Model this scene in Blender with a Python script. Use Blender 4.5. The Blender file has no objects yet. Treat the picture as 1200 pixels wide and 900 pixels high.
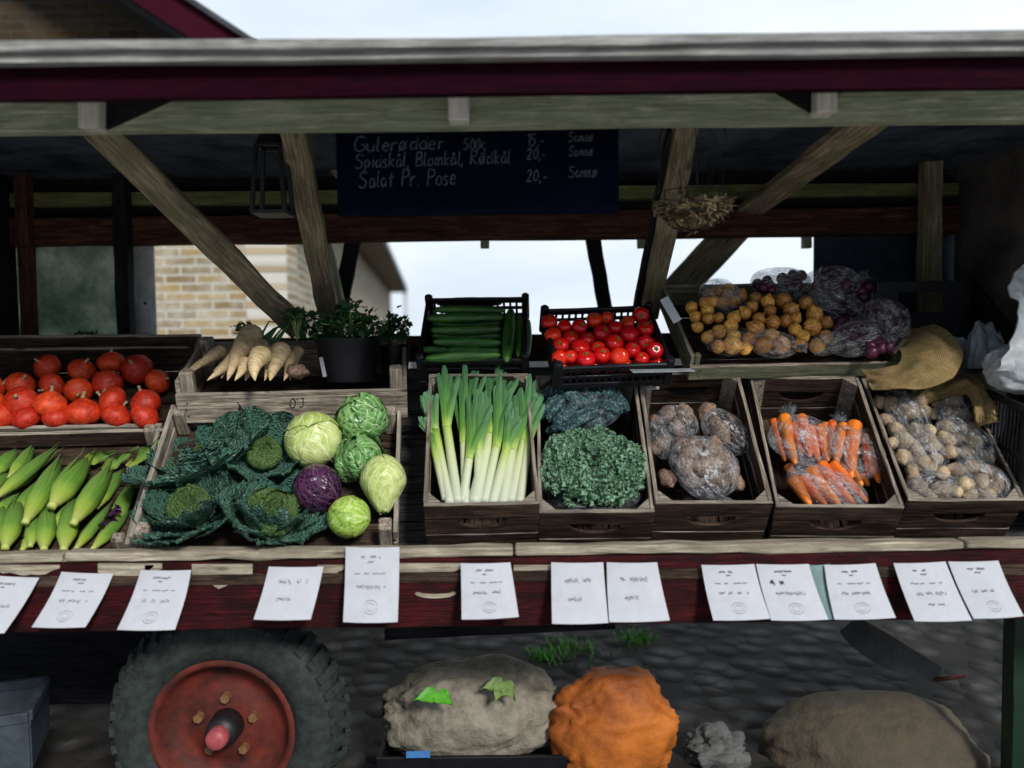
import bpy, bmesh, math, random
import numpy as np
from mathutils import Vector, Matrix, noise
rnd = random.Random(7)
PI = math.pi
C = bpy.context.scene.collection
# ------------------------------------------------------------ camera
F = 942.0; EYE = 1.45
cd = bpy.data.cameras.new('camera'); cam = bpy.data.objects.new('camera', cd); C.objects.link(cam)
CR = Matrix.Rotation(math.radians(90-3.04), 4, 'X') @ Matrix.Rotation(math.radians(-.7), 4, 'Z')
cam.matrix_world = Matrix.Translation((0, 0, EYE)) @ CR
cd.sensor_width = 36; cd.lens = 36*F/1200; cd.clip_start = .05; cd.clip_end = 800
cd.dof.use_dof = True; cd.dof.focus_distance = 2.55; cd.dof.aperture_fstop = 1.2
bpy.context.scene.camera = cam
# ------------------------------------------------------------ sky and light
sc = bpy.context.scene
w = bpy.data.worlds.new('World'); sc.world = w; w.use_nodes = True
nt = w.node_tree; nt.nodes.clear()
N = nt.nodes.new; LK = nt.links.new
SUN_EL, SUN_AZ = math.radians(33.5), math.radians(153)     # azimuth measured clockwise from +Y (seen from above)
sky = N('ShaderNodeTexSky'); sky.sky_type = 'NISHITA'; sky.sun_disc = False
sky.sun_elevation = SUN_EL; sky.sun_rotation = SUN_AZ; sky.dust_density = 4; sky.air_density = 1
hsv = N('ShaderNodeHueSaturation'); hsv.inputs['Saturation'].default_value = .16; LK(sky.outputs[0], hsv.inputs['Color'])
tcn = N('ShaderNodeTexCoord'); mpn = N('ShaderNodeMapping'); mpn.inputs['Scale'].default_value = (1, 1, 3.5)
LK(tcn.outputs['Generated'], mpn.inputs[0])
nz = N('ShaderNodeTexNoise'); nz.inputs['Scale'].default_value = 2.6; nz.inputs['Detail'].default_value = 6; LK(mpn.outputs[0], nz.inputs['Vector'])
rp = N('ShaderNodeValToRGB'); rp.color_ramp.elements[0].position = .3; rp.color_ramp.elements[1].position = .7
rp.color_ramp.elements[0].color = (5.2, 6.0, 6.9, 1); rp.color_ramp.elements[1].color = (7.4, 8.0, 8.5, 1); LK(nz.outputs[0], rp.inputs[0])
mx = N('ShaderNodeMix'); mx.data_type = 'RGBA'; mx.inputs[0].default_value = .85
LK(hsv.outputs[0], mx.inputs[6]); LK(rp.outputs[0], mx.inputs[7])
# gradient added to dim the sky behind the viewer and cut fill light
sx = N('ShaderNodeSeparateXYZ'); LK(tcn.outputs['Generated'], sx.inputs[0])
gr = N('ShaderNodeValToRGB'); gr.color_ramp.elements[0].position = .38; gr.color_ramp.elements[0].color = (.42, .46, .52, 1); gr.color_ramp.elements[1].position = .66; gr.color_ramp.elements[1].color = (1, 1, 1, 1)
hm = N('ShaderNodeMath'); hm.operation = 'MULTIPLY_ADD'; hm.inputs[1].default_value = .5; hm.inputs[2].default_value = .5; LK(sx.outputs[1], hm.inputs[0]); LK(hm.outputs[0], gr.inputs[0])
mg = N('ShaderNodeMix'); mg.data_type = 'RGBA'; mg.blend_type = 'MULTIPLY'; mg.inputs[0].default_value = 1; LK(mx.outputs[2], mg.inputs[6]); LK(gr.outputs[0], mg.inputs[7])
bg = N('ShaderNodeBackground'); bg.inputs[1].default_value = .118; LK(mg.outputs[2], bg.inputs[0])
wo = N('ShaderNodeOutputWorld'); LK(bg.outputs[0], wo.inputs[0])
sd = bpy.data.lights.new('sun', 'SUN'); sd.energy = 2.5; sd.angle = math.radians(11); sd.color = (1, .97, .92)
so = bpy.data.objects.new('sun', sd); C.objects.link(so)
sv = Vector((math.sin(SUN_AZ)*math.cos(SUN_EL), math.cos(SUN_AZ)*math.cos(SUN_EL), math.sin(SUN_EL)))
so.rotation_euler = sv.to_track_quat('Z', 'Y').to_euler()
vs = sc.view_settings; vs.view_transform = 'Standard'; vs.look = 'None'; vs.exposure = .36; vs.gamma = 1; vs.use_curve_mapping = False
sc.render.engine = 'CYCLES'; sc.cycles.max_bounces = 8; sc.cycles.transparent_max_bounces = 24
sc.cycles.diffuse_bounces = 3; sc.cycles.glossy_bounces = 2; sc.cycles.use_denoising = True
# ------------------------------------------------------------ pixel helpers (photo pixels, 1200 x 900)
def ray(px, py): return (CR.to_3x3() @ Vector(((px-600)/F, (450-py)/F, -1)))
def pt(px, py, Y):
    d = ray(px, py); return Vector((0, 0, EYE)) + d*(Y/d.y)
def proj(P):
    l = CR.to_3x3().transposed() @ (Vector(P)-Vector((0, 0, EYE))); return (600+F*l.x/-l.z, 450-F*l.y/-l.z)
def onp(M, px, py, h=0.0):
    """where the sight line meets the plane z = h of frame M"""
    n = M.to_3x3() @ Vector((0, 0, 1)); n.normalize(); o = M @ Vector((0, 0, h)); d = ray(px, py); e = Vector((0, 0, EYE))
    return e + d*((o-e).dot(n)/d.dot(n))
def T(*a): return Matrix.Translation(a if len(a) == 3 else a[0])
def RX(a): return Matrix.Rotation(math.radians(a), 4, 'X')
def RY(a): return Matrix.Rotation(math.radians(a), 4, 'Y')
def RZ(a): return Matrix.Rotation(math.radians(a), 4, 'Z')
def SC(x, y, z): return Matrix.Diagonal((x, y, z, 1))
def frame(pos, yaw, tilt, roll=0): return T(*pos) @ RZ(yaw) @ RX(tilt) @ RY(roll)
def axes(o, x, yhint):
    x = x.normalized(); z = x.cross(yhint).normalized(); y = z.cross(x)
    m = Matrix((x, y, z)).transposed().to_4x4(); m.translation = o; return m
def ns(x, y=0, z=0): return noise.noise(Vector((x, y, z)))
# ------------------------------------------------------------ mesh builder
class MB:
    def __init__(s): s.v = []; s.f = []; s.tc = []; s.mi = []; s.sm = []
    def add(s, vs, fs, tcs, M=None, mi=0, sm=False):
        b = len(s.v)
        s.v += [tuple(M @ Vector(p)) for p in vs] if M is not None else [tuple(p) for p in vs]
        s.tc += [tuple(t) for t in tcs]
        s.f += [tuple(i+b for i in f) for f in fs]
        s.mi += mi if isinstance(mi, list) else [mi]*len(fs); s.sm += [sm]*len(fs)
    def box(s, M, L, W, H, c=.0018, wob=.0012, n=None, em=0):
        """board centred on M, length along x, chamfered, slightly uneven; em: slot of the thin edge faces"""
        c = min(c, W*.3, H*.3); n = n or max(1, min(14, int(L/.06)))
        off = Vector((rnd.uniform(0, 40), rnd.uniform(0, 40), rnd.uniform(0, 40)))
        def prof(a, b): return [(a, -b+c), (a, b-c), (a-c, b), (-a+c, b), (-a, b-c), (-a, -b+c), (-a+c, -b), (a-c, -b)]
        xs = [-L/2] + [-L/2+c+(L-2*c)*i/n for i in range(n+1)] + [L/2]
        vs = []; tc = []
        for k, x in enumerate(xs):
            q = c*.8 if k in (0, len(xs)-1) else 0
            for j, (y, z) in enumerate(prof(W/2-q, H/2-q)):
                d = Vector((0, ns(x*9+off.x, off.y, j*.35)*wob*1.6, ns(x*9+off.z, off.x, j*.35+7)*wob))
                vs.append((x, y+d.y, z+d.z)); tc.append((x+off.x, y+off.y, z+off.z))
        fs = []; mi = []
        for k in range(len(xs)-1):
            for j in range(8):
                a = k*8+j; b = k*8+(j+1) % 8
                fs.append((a, b, b+8, a+8)); mi.append(em if j in (0, 1, 7, 3, 4, 5) and W > H else (em if j in (1, 2, 3, 5, 6, 7) and H > W else 0))
        fs.append(tuple(range(7, -1, -1))); fs.append(tuple(len(vs)-8+i for i in range(8))); mi += [em, em]
        s.add(vs, fs, tc, M, mi)
    def bar(s, p, q, W, H, up=Vector((0, 0, 1)), **k):
        """board from p to q; W measured along 'up', H across"""
        p = Vector(p); q = Vector(q); m = axes((p+q)/2, q-p, Vector(up)); s.box(m, (q-p).length, W, H, **k)
    def prism(s, poly, t, M, mi=0):
        off = (rnd.uniform(0, 40), rnd.uniform(0, 40), rnd.uniform(0, 40)); n = len(poly)
        vs = [(x, y, -t/2) for x, y in poly]+[(x, y, t/2) for x, y in poly]
        fs = [tuple(range(n-1, -1, -1)), tuple(range(n, 2*n))]+[(i, (i+1) % n, n+(i+1) % n, n+i) for i in range(n)]
        s.add(vs, fs, [(a+off[0], b+off[1], c+off[2]) for a, b, c in vs], M, mi)
    def surf(s, nu, nv, f, M=None, close=False, tcf=None, mi=0, sm=True):
        m = nv if close else nv+1; vs = []; tc = []
        for i in range(nu+1):
            for j in range(m):
                u, v = i/nu, j/nv; vs.append(f(u, v)); tc.append(tcf(u, v) if tcf else (u, v, 0))
        fs = []
        for i in range(nu):
            for j in range(nv):
                a = i*m+j; b = i*m+(j+1) % m; fs.append((a, b, b+m, a+m))
        s.add(vs, fs, tc, M, mi, sm)
    def tube(s, pts, rad, n=8, M=None, mi=0, sm=True, caps=True):
        pts = [Vector(p) for p in pts]; rad = rad if isinstance(rad, (list, tuple)) else [rad]*len(pts)
        vs = []; tc = []; K = len(pts); off = rnd.uniform(0, 30); acc = 0; pn = None
        for i, p in enumerate(pts):
            t = (pts[min(i+1, K-1)]-pts[max(i-1, 0)]).normalized()
            if pn is None: pn = t.orthogonal().normalized()
            pn = (pn-t*pn.dot(t)).normalized(); b = t.cross(pn)
            if i: acc += (pts[i]-pts[i-1]).length
            for j in range(n):
                a = 2*PI*j/n; vs.append(p+(pn*math.cos(a)+b*math.sin(a))*rad[i]); tc.append((acc+off, math.cos(a)*rad[i], math.sin(a)*rad[i]))
        fs = [(i*n+j, i*n+(j+1) % n, (i+1)*n+(j+1) % n, (i+1)*n+j) for i in range(K-1) for j in range(n)]
        if caps: fs += [tuple(range(n-1, -1, -1)), tuple((K-1)*n+j for j in range(n))]
        s.add(vs, fs, tc, M, mi, sm)
    def ribbon(s, pts, wd, M=None, mi=0):
        """flat stroke in the xy plane"""
        vs = []; fs = []
        for i, p in enumerate(pts):
            a = pts[max(i-1, 0)]; b = pts[min(i+1, len(pts)-1)]; d = Vector((b[0]-a[0], b[1]-a[1])); d = d.normalized() if d.length > 0 else Vector((1, 0))
            n = Vector((-d.y, d.x))*wd/2; vs += [(p[0]+n.x, p[1]+n.y, 0), (p[0]-n.x, p[1]-n.y, 0)]
            if i: k = 2*i; fs.append((k-2, k-1, k+1, k))
        s.add(vs, fs, vs, M, mi)
    def mesh(s, name, mats):
        me = bpy.data.meshes.new(name); me.from_pydata(s.v, [], s.f)
        a = me.attributes.new('tc', 'FLOAT_VECTOR', 'POINT'); a.data.foreach_set('vector', np.array(s.tc, dtype=np.float32).ravel())
        for m in (mats if isinstance(mats, (list, tuple)) else [mats]): me.materials.append(m)
        me.polygons.foreach_set('material_index', s.mi); me.polygons.foreach_set('use_smooth', s.sm); me.update(); return me
def tag(o, label=None, cat=None, group=None, kind=None):
    if label: o['label'] = label
    if cat: o['category'] = cat
    if group: o['group'] = group
    if kind: o['kind'] = kind
    return o
def ob(name, me, parent=None, M=None, **k):
    o = bpy.data.objects.new(name, me); C.objects.link(o)
    if parent: o.parent = parent
    if M is not None: o.matrix_basis = M
    return tag(o, **k)
def build(name, mb, mats, parent=None, M=None, **k): return ob(name, mb.mesh(name, mats), parent, M, **k)
def root(name, M, label, cat, group=None): return tag(bpy_empty(name, M), label, cat, group)
def bpy_empty(name, M):
    o = bpy.data.objects.new(name, None); o.empty_display_size = .05; C.objects.link(o); o.matrix_basis = M; return o
ORD = ['first', 'second', 'third', 'fourth', 'fifth', 'sixth', 'seventh', 'eighth', 'ninth', 'tenth', 'eleventh', 'twelfth', 'thirteenth', 'fourteenth', 'fifteenth']
def label_rows(objs, desc, rows, where=''):
    """each one is named by its row (from the front) and its place in the row (from the left)"""
    P = sorted([(proj(o.matrix_basis.translation), o) for o in objs], key=lambda a: -a[0][1]); n = len(P); k = 0
    for r in range(rows):
        m = n//rows + (1 if r < n % rows else 0); row = sorted(P[k:k+m], key=lambda a: a[0][0]); k += m
        for c, (_, o) in enumerate(row):
            if rows == 1: o['label'] = f'{desc}, {ORD[c]} from the left{where}'
            else: o['label'] = f'{desc}, {ORD[c]} from left in {ORD[r]} row from front{where}'
# ------------------------------------------------------------ materials
def mat(name, rough=.6, spec=.5):
    m = bpy.data.materials.new(name); m.use_nodes = True; t = m.node_tree; b = t.nodes['Principled BSDF']
    b.inputs['Roughness'].default_value = rough; b.inputs['Specular IOR Level'].default_value = spec; return m, t, b
def nd(t, typ, **k):
    n = t.nodes.new(typ)
    for a, v in k.items():
        if a.startswith('_'): setattr(n, a[1:], v)
        else: n.inputs[a.replace('__', ' ')].default_value = v
    return n
def ramp(t, src, stops):
    r = t.nodes.new('ShaderNodeValToRGB'); e = r.color_ramp.elements
    while len(e) < len(stops): e.new(.5)
    for i, (p, c) in enumerate(stops): e[i].position = p; e[i].color = (*c, 1) if len(c) == 3 else c
    t.links.new(src, r.inputs[0]); return r.outputs[0]
def g(v): return (v, v, v)
def src(t, kind='tc', scale=(1, 1, 1)):
    if kind == 'tc': a = t.nodes.new('ShaderNodeAttribute'); a.attribute_name = 'tc'; o = a.outputs['Vector']
    else: a = t.nodes.new('ShaderNodeTexCoord'); o = a.outputs[kind]
    m = t.nodes.new('ShaderNodeMapping'); m.inputs['Scale'].default_value = scale; t.links.new(o, m.inputs[0]); return m.outputs[0]
def noi(t, v, scale, detail=5, rough=.6, dist=0):
    n = nd(t, 'ShaderNodeTexNoise', Scale=scale, Detail=detail, Roughness=rough, Distortion=dist); t.links.new(v, n.inputs['Vector']); return n.outputs[0]
def mix(t, a, b, f, mode='MIX'):
    m = t.nodes.new('ShaderNodeMix'); m.data_type = 'RGBA'; m.blend_type = mode
    for s, i in ((f, 0), (a, 6), (b, 7)):
        if hasattr(s, 'default_value') or hasattr(s, 'is_linked'): t.links.new(s, m.inputs[i])
        elif i == 0: m.inputs[0].default_value = s
        else: m.inputs[i].default_value = (*s, 1)
    return m.outputs[2]
def math_(t, op, a, b=0.0, clamp=False):
    m = t.nodes.new('ShaderNodeMath'); m.operation = op; m.use_clamp = clamp
    for s, i in ((a, 0), (b, 1)):
        if hasattr(s, 'is_linked'): t.links.new(s, m.inputs[i])
        else: m.inputs[i].default_value = s
    if op == 'MULTIPLY_ADD': m.inputs[2].default_value = -1.0
    return m.outputs[0]
def bump(t, b, h, strength=.5, dist=.004):
    n = t.nodes.new('ShaderNodeBump'); n.inputs['Strength'].default_value = strength; n.inputs['Distance'].default_value = dist
    t.links.new(h, n.inputs['Height']); t.links.new(n.outputs[0], b.inputs['Normal']); return n
def objrand(t):
    return t.nodes.new('ShaderNodeObjectInfo').outputs['Random']
def wood(name, dark, light, stain=(.03, .025, .02), st=.45, moss=None, rough=.8, grain=1.0, spec=.12):
    m, t, b = mat(name, rough, spec)
    v = src(t, 'tc', (2.2, 38, 38)); g1 = noi(t, v, 3.0*grain, 7, .65, .6)
    v2 = src(t, 'tc', (6, 190, 190)); g2 = noi(t, v2, 2.2, 3, .6)
    gm = math_(t, 'ADD', math_(t, 'MULTIPLY', g1, .7), math_(t, 'MULTIPLY', g2, .3))
    c = ramp(t, gm, [(.36, dark), (.5, tuple((a*1.1+c_*.9)/2 for a, c_ in zip(dark, light))), (.62, light)])
    big = noi(t, src(t, 'tc', (3, 9, 9)), 2.2, 6, .7)
    sf = ramp(t, big, [(.42, g(1)), (.62, g(0))]); c = mix(t, c, stain, math_(t, 'MULTIPLY', sf, st))
    kn = nd(t, 'ShaderNodeTexVoronoi', Scale=1.0); t.links.new(src(t, 'tc', (5, 16, 16)), kn.inputs['Vector'])
    kf = ramp(t, kn.outputs['Distance'], [(.05, g(1)), (.14, g(0))]); c = mix(t, c, stain, math_(t, 'MULTIPLY', kf, .8))
    if moss:
        mf = ramp(t, noi(t, src(t, 'tc', (2.5, 8, 8)), 2.6, 8, .75), [(.47, g(0)), (.66, g(1))]); c = mix(t, c, moss, math_(t, 'MULTIPLY', mf, .75))
    t.links.new(c, b.inputs['Base Color'])
    h = math_(t, 'SUBTRACT', gm, math_(t, 'MULTIPLY', kf, .3)); bump(t, b, h, 1, .007); return m
WG = wood('weathered_grey_wood', (.13, .105, .08), (.66, .57, .45), (.03, .02, .015), .5)
WGE = wood('weathered_grey_wood_edge', (.16, .14, .11), (.5, .45, .37), st=.25)
WD = wood('dark_crate_wood', (.012, .008, .007), (.135, .085, .06), (.006, .004, .003), .6)
WDE = wood('dark_crate_wood_edge', (.09, .07, .055), (.52, .45, .36), st=.4)
WP = wood('pale_ledge_wood', (.22, .18, .13), (.62, .55, .42), (.09, .07, .05), .4)
WM = wood('mossy_beam_wood', (.26, .28, .20), (.68, .68, .50), (.08, .11, .07), .45, moss=(.24, .34, .20))
WB = wood('brown_beam_wood', (.03, .015, .011), (.20, .085, .055), (.006, .005, .005), .5)
WBR = wood('brace_wood', (.14, .11, .07), (.56, .45, .33), (.05, .05, .03), .5, moss=(.18, .20, .09))
WLT = wood('bright_rafter_end_wood', (.62, .58, .52), (.9, .87, .8), (.35, .28, .2), .3)
WK = wood('black_board_wood', (.006, .006, .008), (.035, .034, .038), (.003, .003, .004), .4)
MAR = wood('maroon_paint', (.025, .003, .004), (.088, .008, .011), (.010, .004, .004), .8, rough=.55)
MARD = wood('purple_red_fascia_paint', (.009, .001, .004), (.030, .002, .008), (.008, .001, .006), .5, rough=.75, spec=.05)
TRIM = wood('grey_roof_trim', (.2, .2, .2), (.5, .49, .46), (.12, .12, .11), .5)
def plain(name, col, rough=.5, var=.25, scale=30, bmp=.15, metallic=0, spec=.4, kind='Object', col2=None, dist=.003):
    m, t, b = mat(name, rough, spec); b.inputs['Metallic'].default_value = metallic
    n = noi(t, src(t, kind), scale, 6, .65)
    c2 = col2 or tuple(x*(1-var) for x in col)
    t.links.new(ramp(t, n, [(.35, c2), (.62, col)]), b.inputs['Base Color'])
    bump(t, b, n, bmp, dist); return m
BLK = plain('black_plastic', (.009, .009, .012), .42, .3, 25, spec=.25)
RUB = plain('tyre_rubber', (.045, .05, .05), .75, .3, 14, .5, col2=(.012, .014, .014))
GRN = plain('dusty_tyre_wall', (.030, .040, .036), .8, .5, 40, .35, col2=(.011, .014, .014))
REDM = plain('rusty_red_rim', (.15, .020, .010), .75, .5, 9, .5, col2=(.025, .007, .005))
BOLT = plain('worn_bolt_metal', (.22, .11, .045), .5, .4, 60)
PINK = plain('hub_cap_paint', (.45, .09, .10), .5, .4, 40)
PAPER = plain('white_paper', (.53, .54, .58), .8, .12, 12, .1, spec=.1)
INK = plain('printed_ink', (.03, .03, .035), .7)
CHALK = plain('chalk', (.10, .115, .145), .9, .75, 90)
CHB = plain('chalkboard_paint', (.002, .0035, .012), .9, .5, 6, .05, spec=.04)
NAVY = plain('dark_blue_board', (.02, .04, .075), .6, .7, 9, .2, col2=(.004, .009, .02))
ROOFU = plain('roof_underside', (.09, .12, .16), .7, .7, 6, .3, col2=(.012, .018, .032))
DARKW = plain('dark_wall_lining', (.13, .115, .105), .8, .6, 5, .3, col2=(.04, .036, .036))
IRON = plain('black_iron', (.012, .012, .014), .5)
GALV = plain('grey_steel_plate', (.55, .56, .58), .5, .2, 40)
CLOTH = plain('white_fabric', (.44, .47, .49), .85, .25, 30, .4)
GCLOTH = plain('grey_fabric', (.30, .33, .35), .9, .4, 25, .5)
BLUEP = plain('pale_blue_wrapper', (.28, .38, .55), .4, .5, 60, .3, col2=(.6, .64, .7))
MORT = (.55, .50, .42)
def brick_mat(name, c1, c2, mort, s=1.0):
    m, t, b = mat(name, .85, .2)
    v = src(t, 'tc', (1, 1, 1)); n = noi(t, v, 9, 4); vv = t.nodes.new('ShaderNodeVectorMath'); vv.operation = 'ADD'
    sc_ = t.nodes.new('ShaderNodeVectorMath'); sc_.operation = 'SCALE'; sc_.inputs['Scale'].default_value = .012
    cn = nd(t, 'ShaderNodeTexNoise', Scale=14, Detail=3); t.links.new(v, cn.inputs['Vector'])
    t.links.new(cn.outputs['Color'], sc_.inputs[0]); t.links.new(v, vv.inputs[0]); t.links.new(sc_.outputs[0], vv.inputs[1])
    br = nd(t, 'ShaderNodeTexBrick', Scale=1.0*s, Mortar__Size=.009, Mortar__Smooth=.35, Brick__Width=.235, Row__Height=.066, Bias=-.1)
    br.inputs['Color1'].default_value = (*c1, 1); br.inputs['Color2'].default_value = (*c2, 1); br.inputs['Mortar'].default_value = (*mort, 1)
    t.links.new(vv.outputs[0], br.inputs['Vector'])
    c = mix(t, br.outputs['Color'], mort, math_(t, 'MULTIPLY', ramp(t, noi(t, v, 5, 7, .75), [(.42, g(0)), (.66, g(1))]), .62))
    c = mix(t, c, (.14, .10, .06), math_(t, 'MULTIPLY', ramp(t, noi(t, v, 30, 4, .7), [(.5, g(0)), (.75, g(1))]), .45))
    t.links.new(c, b.inputs['Base Color'])
    bump(t, b, math_(t, 'SUBTRACT', noi(t, v, 60, 4), br.outputs['Fac']), .8, .008); return m
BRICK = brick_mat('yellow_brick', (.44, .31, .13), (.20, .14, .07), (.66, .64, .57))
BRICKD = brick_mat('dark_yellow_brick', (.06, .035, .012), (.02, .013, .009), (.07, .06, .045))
# cobbled ground
COB, t, b = mat('cobbled_ground', .85, .15)
v = src(t, 'Object'); vo = nd(t, 'ShaderNodeTexVoronoi', Scale=7.5, Randomness=.8); t.links.new(v, vo.inputs['Vector'])
c = ramp(t, vo.outputs['Distance'], [(.0, (.12, .115, .11)), (.40, (.045, .043, .042)), (.6, (.010, .010, .009))])
c = mix(t, c, (.05, .045, .04), math_(t, 'MULTIPLY', noi(t, v, 18, 6, .7), .8)); c = mix(t, c, (.012, .011, .010), ramp(t, noi(t, v, 2.2, 6, .7), [(.42, g(0)), (.6, g(.85))])); t.links.new(c, b.inputs['Base Color'])
bump(t, b, ramp(t, vo.outputs['Distance'], [(.1, g(1)), (.6, g(0))]), 1, .05)
# clear plastic film; highlights are painted in as white streaks and patches
def film_mat(name, tint=(.95, .96, .98), amt=.58):
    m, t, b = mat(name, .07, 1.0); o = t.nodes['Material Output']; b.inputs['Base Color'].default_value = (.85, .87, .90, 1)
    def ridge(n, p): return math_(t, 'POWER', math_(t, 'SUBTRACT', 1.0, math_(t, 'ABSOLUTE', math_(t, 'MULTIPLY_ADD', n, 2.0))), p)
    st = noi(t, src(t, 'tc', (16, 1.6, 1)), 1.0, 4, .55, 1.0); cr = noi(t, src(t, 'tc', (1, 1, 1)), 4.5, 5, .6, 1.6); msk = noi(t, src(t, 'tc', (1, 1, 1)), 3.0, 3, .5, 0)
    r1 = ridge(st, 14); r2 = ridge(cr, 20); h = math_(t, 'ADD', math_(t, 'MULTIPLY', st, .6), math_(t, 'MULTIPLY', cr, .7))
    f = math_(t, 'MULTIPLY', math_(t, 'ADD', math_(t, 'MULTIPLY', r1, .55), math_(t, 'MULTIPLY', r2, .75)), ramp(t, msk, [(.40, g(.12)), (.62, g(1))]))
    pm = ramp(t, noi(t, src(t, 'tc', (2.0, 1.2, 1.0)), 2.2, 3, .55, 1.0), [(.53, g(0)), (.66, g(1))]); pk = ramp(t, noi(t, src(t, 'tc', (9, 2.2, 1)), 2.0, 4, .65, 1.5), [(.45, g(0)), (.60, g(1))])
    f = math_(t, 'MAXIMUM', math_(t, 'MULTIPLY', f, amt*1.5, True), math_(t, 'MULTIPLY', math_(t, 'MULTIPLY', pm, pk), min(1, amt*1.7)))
    bm = t.nodes.new('ShaderNodeBump'); bm.inputs['Strength'].default_value = 1; bm.inputs['Distance'].default_value = .03
    t.links.new(h, bm.inputs['Height']); t.links.new(bm.outputs[0], b.inputs['Normal'])
    gl = t.nodes.new('ShaderNodeBsdfGlossy'); gl.inputs['Roughness'].default_value = .10; t.links.new(bm.outputs[0], gl.inputs['Normal'])
    lw = t.nodes.new('ShaderNodeLayerWeight'); lw.inputs[0].default_value = .12; t.links.new(bm.outputs[0], lw.inputs['Normal'])
    tr = t.nodes.new('ShaderNodeBsdfTransparent'); tr.inputs[0].default_value = (*tint, 1)
    m1 = t.nodes.new('ShaderNodeMixShader'); m2 = t.nodes.new('ShaderNodeMixShader')
    t.links.new(math_(t, 'MULTIPLY', lw.outputs['Fresnel'], .5, True), m1.inputs[0]); t.links.new(tr.outputs[0], m1.inputs[1]); t.links.new(gl.outputs[0], m1.inputs[2])
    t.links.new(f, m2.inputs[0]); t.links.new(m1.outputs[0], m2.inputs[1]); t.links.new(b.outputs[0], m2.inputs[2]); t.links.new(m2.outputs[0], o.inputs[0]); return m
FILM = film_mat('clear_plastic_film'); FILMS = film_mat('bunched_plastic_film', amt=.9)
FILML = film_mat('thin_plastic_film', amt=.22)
# vegetable skins
def skin(name, c1, c2, scale=20, rough=.4, bmp=.2, var=.35, speck=None, spec=.5, sub=0, stretch=(1, 1, 1), lo=.35, hi=.65, dist=.003, hv=.02):
    m, t, b = mat(name, rough, spec); v = src(t, 'Object', stretch); n = noi(t, v, scale, 6, .65, .3)
    c = ramp(t, n, [(lo, c1), (hi, c2)])
    if speck: c = mix(t, c, speck[0], ramp(t, noi(t, src(t, 'Object'), speck[1], 5, .7), [(speck[2], g(0)), (speck[2]+.1, g(1))]))
    h = nd(t, 'ShaderNodeHueSaturation'); t.links.new(c, h.inputs['Color']); r = objrand(t)
    t.links.new(math_(t, 'ADD', math_(t, 'MULTIPLY', r, var), 1-var/2), h.inputs['Value']); t.links.new(math_(t, 'ADD', math_(t, 'MULTIPLY', r, hv), .5-hv/2), h.inputs['Hue'])
    t.links.new(h.outputs[0], b.inputs['Base Color']); n5 = noi(t, src(t, 'Object', stretch), scale*4, 4, .7); bump(t, b, math_(t, 'ADD', n, math_(t, 'MULTIPLY', n5, .5)), min(1, bmp*1.2), dist)
    if sub: b.inputs['Subsurface Weight'].default_value = sub; b.inputs['Subsurface Radius'].default_value = (.01, .006, .003)
    return m
PUMP = skin('orange_red_pumpkin_skin', (.36, .014, .005), (.72, .048, .009), 3.2, .48, .5, .5, ((.86, .17, .025), 8, .58), stretch=(1, 1, .7), hv=.008)
CORK = plain('cork_stem', (.55, .42, .26), .8, .5, 80, .6)
TOM = skin('tomato_skin', (.60, .010, .005), (.80, .026, .008), 3, .14, .04, .3, hv=.01)
CAL = plain('green_calyx', (.10, .22, .03), .6)
CUC = skin('cucumber_skin', (.012, .055, .010), (.07, .22, .035), 14, .35, .7, .4, stretch=(.12, 1, 1))
ONI = skin('yellow_onion_skin', (.52, .11, .015), (.96, .55, .13), 3, .22, .2, .8, stretch=(1, 1, .12), lo=.35, hi=.6)
RONI = skin('red_onion_skin', (.035, .006, .02), (.13, .025, .065), 6, .22, .2, .5, stretch=(1, 1, .15))
POT = skin('earthy_potato_skin', (.30, .20, .11), (.66, .52, .34), 3, .7, .5, .35, ((.12, .08, .045), 7, .56))
ROOT = skin('knobbly_root_skin', (.11, .055, .045), (.42, .29, .19), 3, .65, .6, .4, ((.07, .02, .035), 2.5, .55))
CAR = skin('carrot_skin', (.75, .14, .010), (.95, .27, .03), 12, .4, .5, .2, stretch=(.3, 1.6, 1.6), sub=0)
PARS = skin('parsnip_skin', (.50, .34, .16), (.84, .66, .40), 12, .6, .7, .25, ((.28, .16, .07), 30, .66), stretch=(1.5, .6, .6))
BURL, t, b = mat('burlap', .95, .1)
v = src(t, 'tc', (1, 1, 1)); wx = nd(t, 'ShaderNodeTexWave', Scale=120, Distortion=2.5, Detail=3); wy = nd(t, 'ShaderNodeTexWave', Scale=120, Distortion=2.5, Detail=3); wy.bands_direction = 'Y'
t.links.new(v, wx.inputs[0]); t.links.new(v, wy.inputs[0]); wv = math_(t, 'ADD', math_(t, 'MULTIPLY', math_(t, 'MULTIPLY', wx.outputs[1], wy.outputs[1]), .5), math_(t, 'MULTIPLY', noi(t, v, 90, 5, .8), .6))
c = mix(t, ramp(t, wv, [(.25, (.16, .10, .04)), (.62, (.55, .40, .19))]), (.10, .10, .03), math_(t, 'MULTIPLY', ramp(t, noi(t, v, 6, 5), [(.5, g(0)), (.7, g(1))]), .6))
t.links.new(c, b.inputs['Base Color']); bump(t, b, wv, 1, .004)
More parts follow.
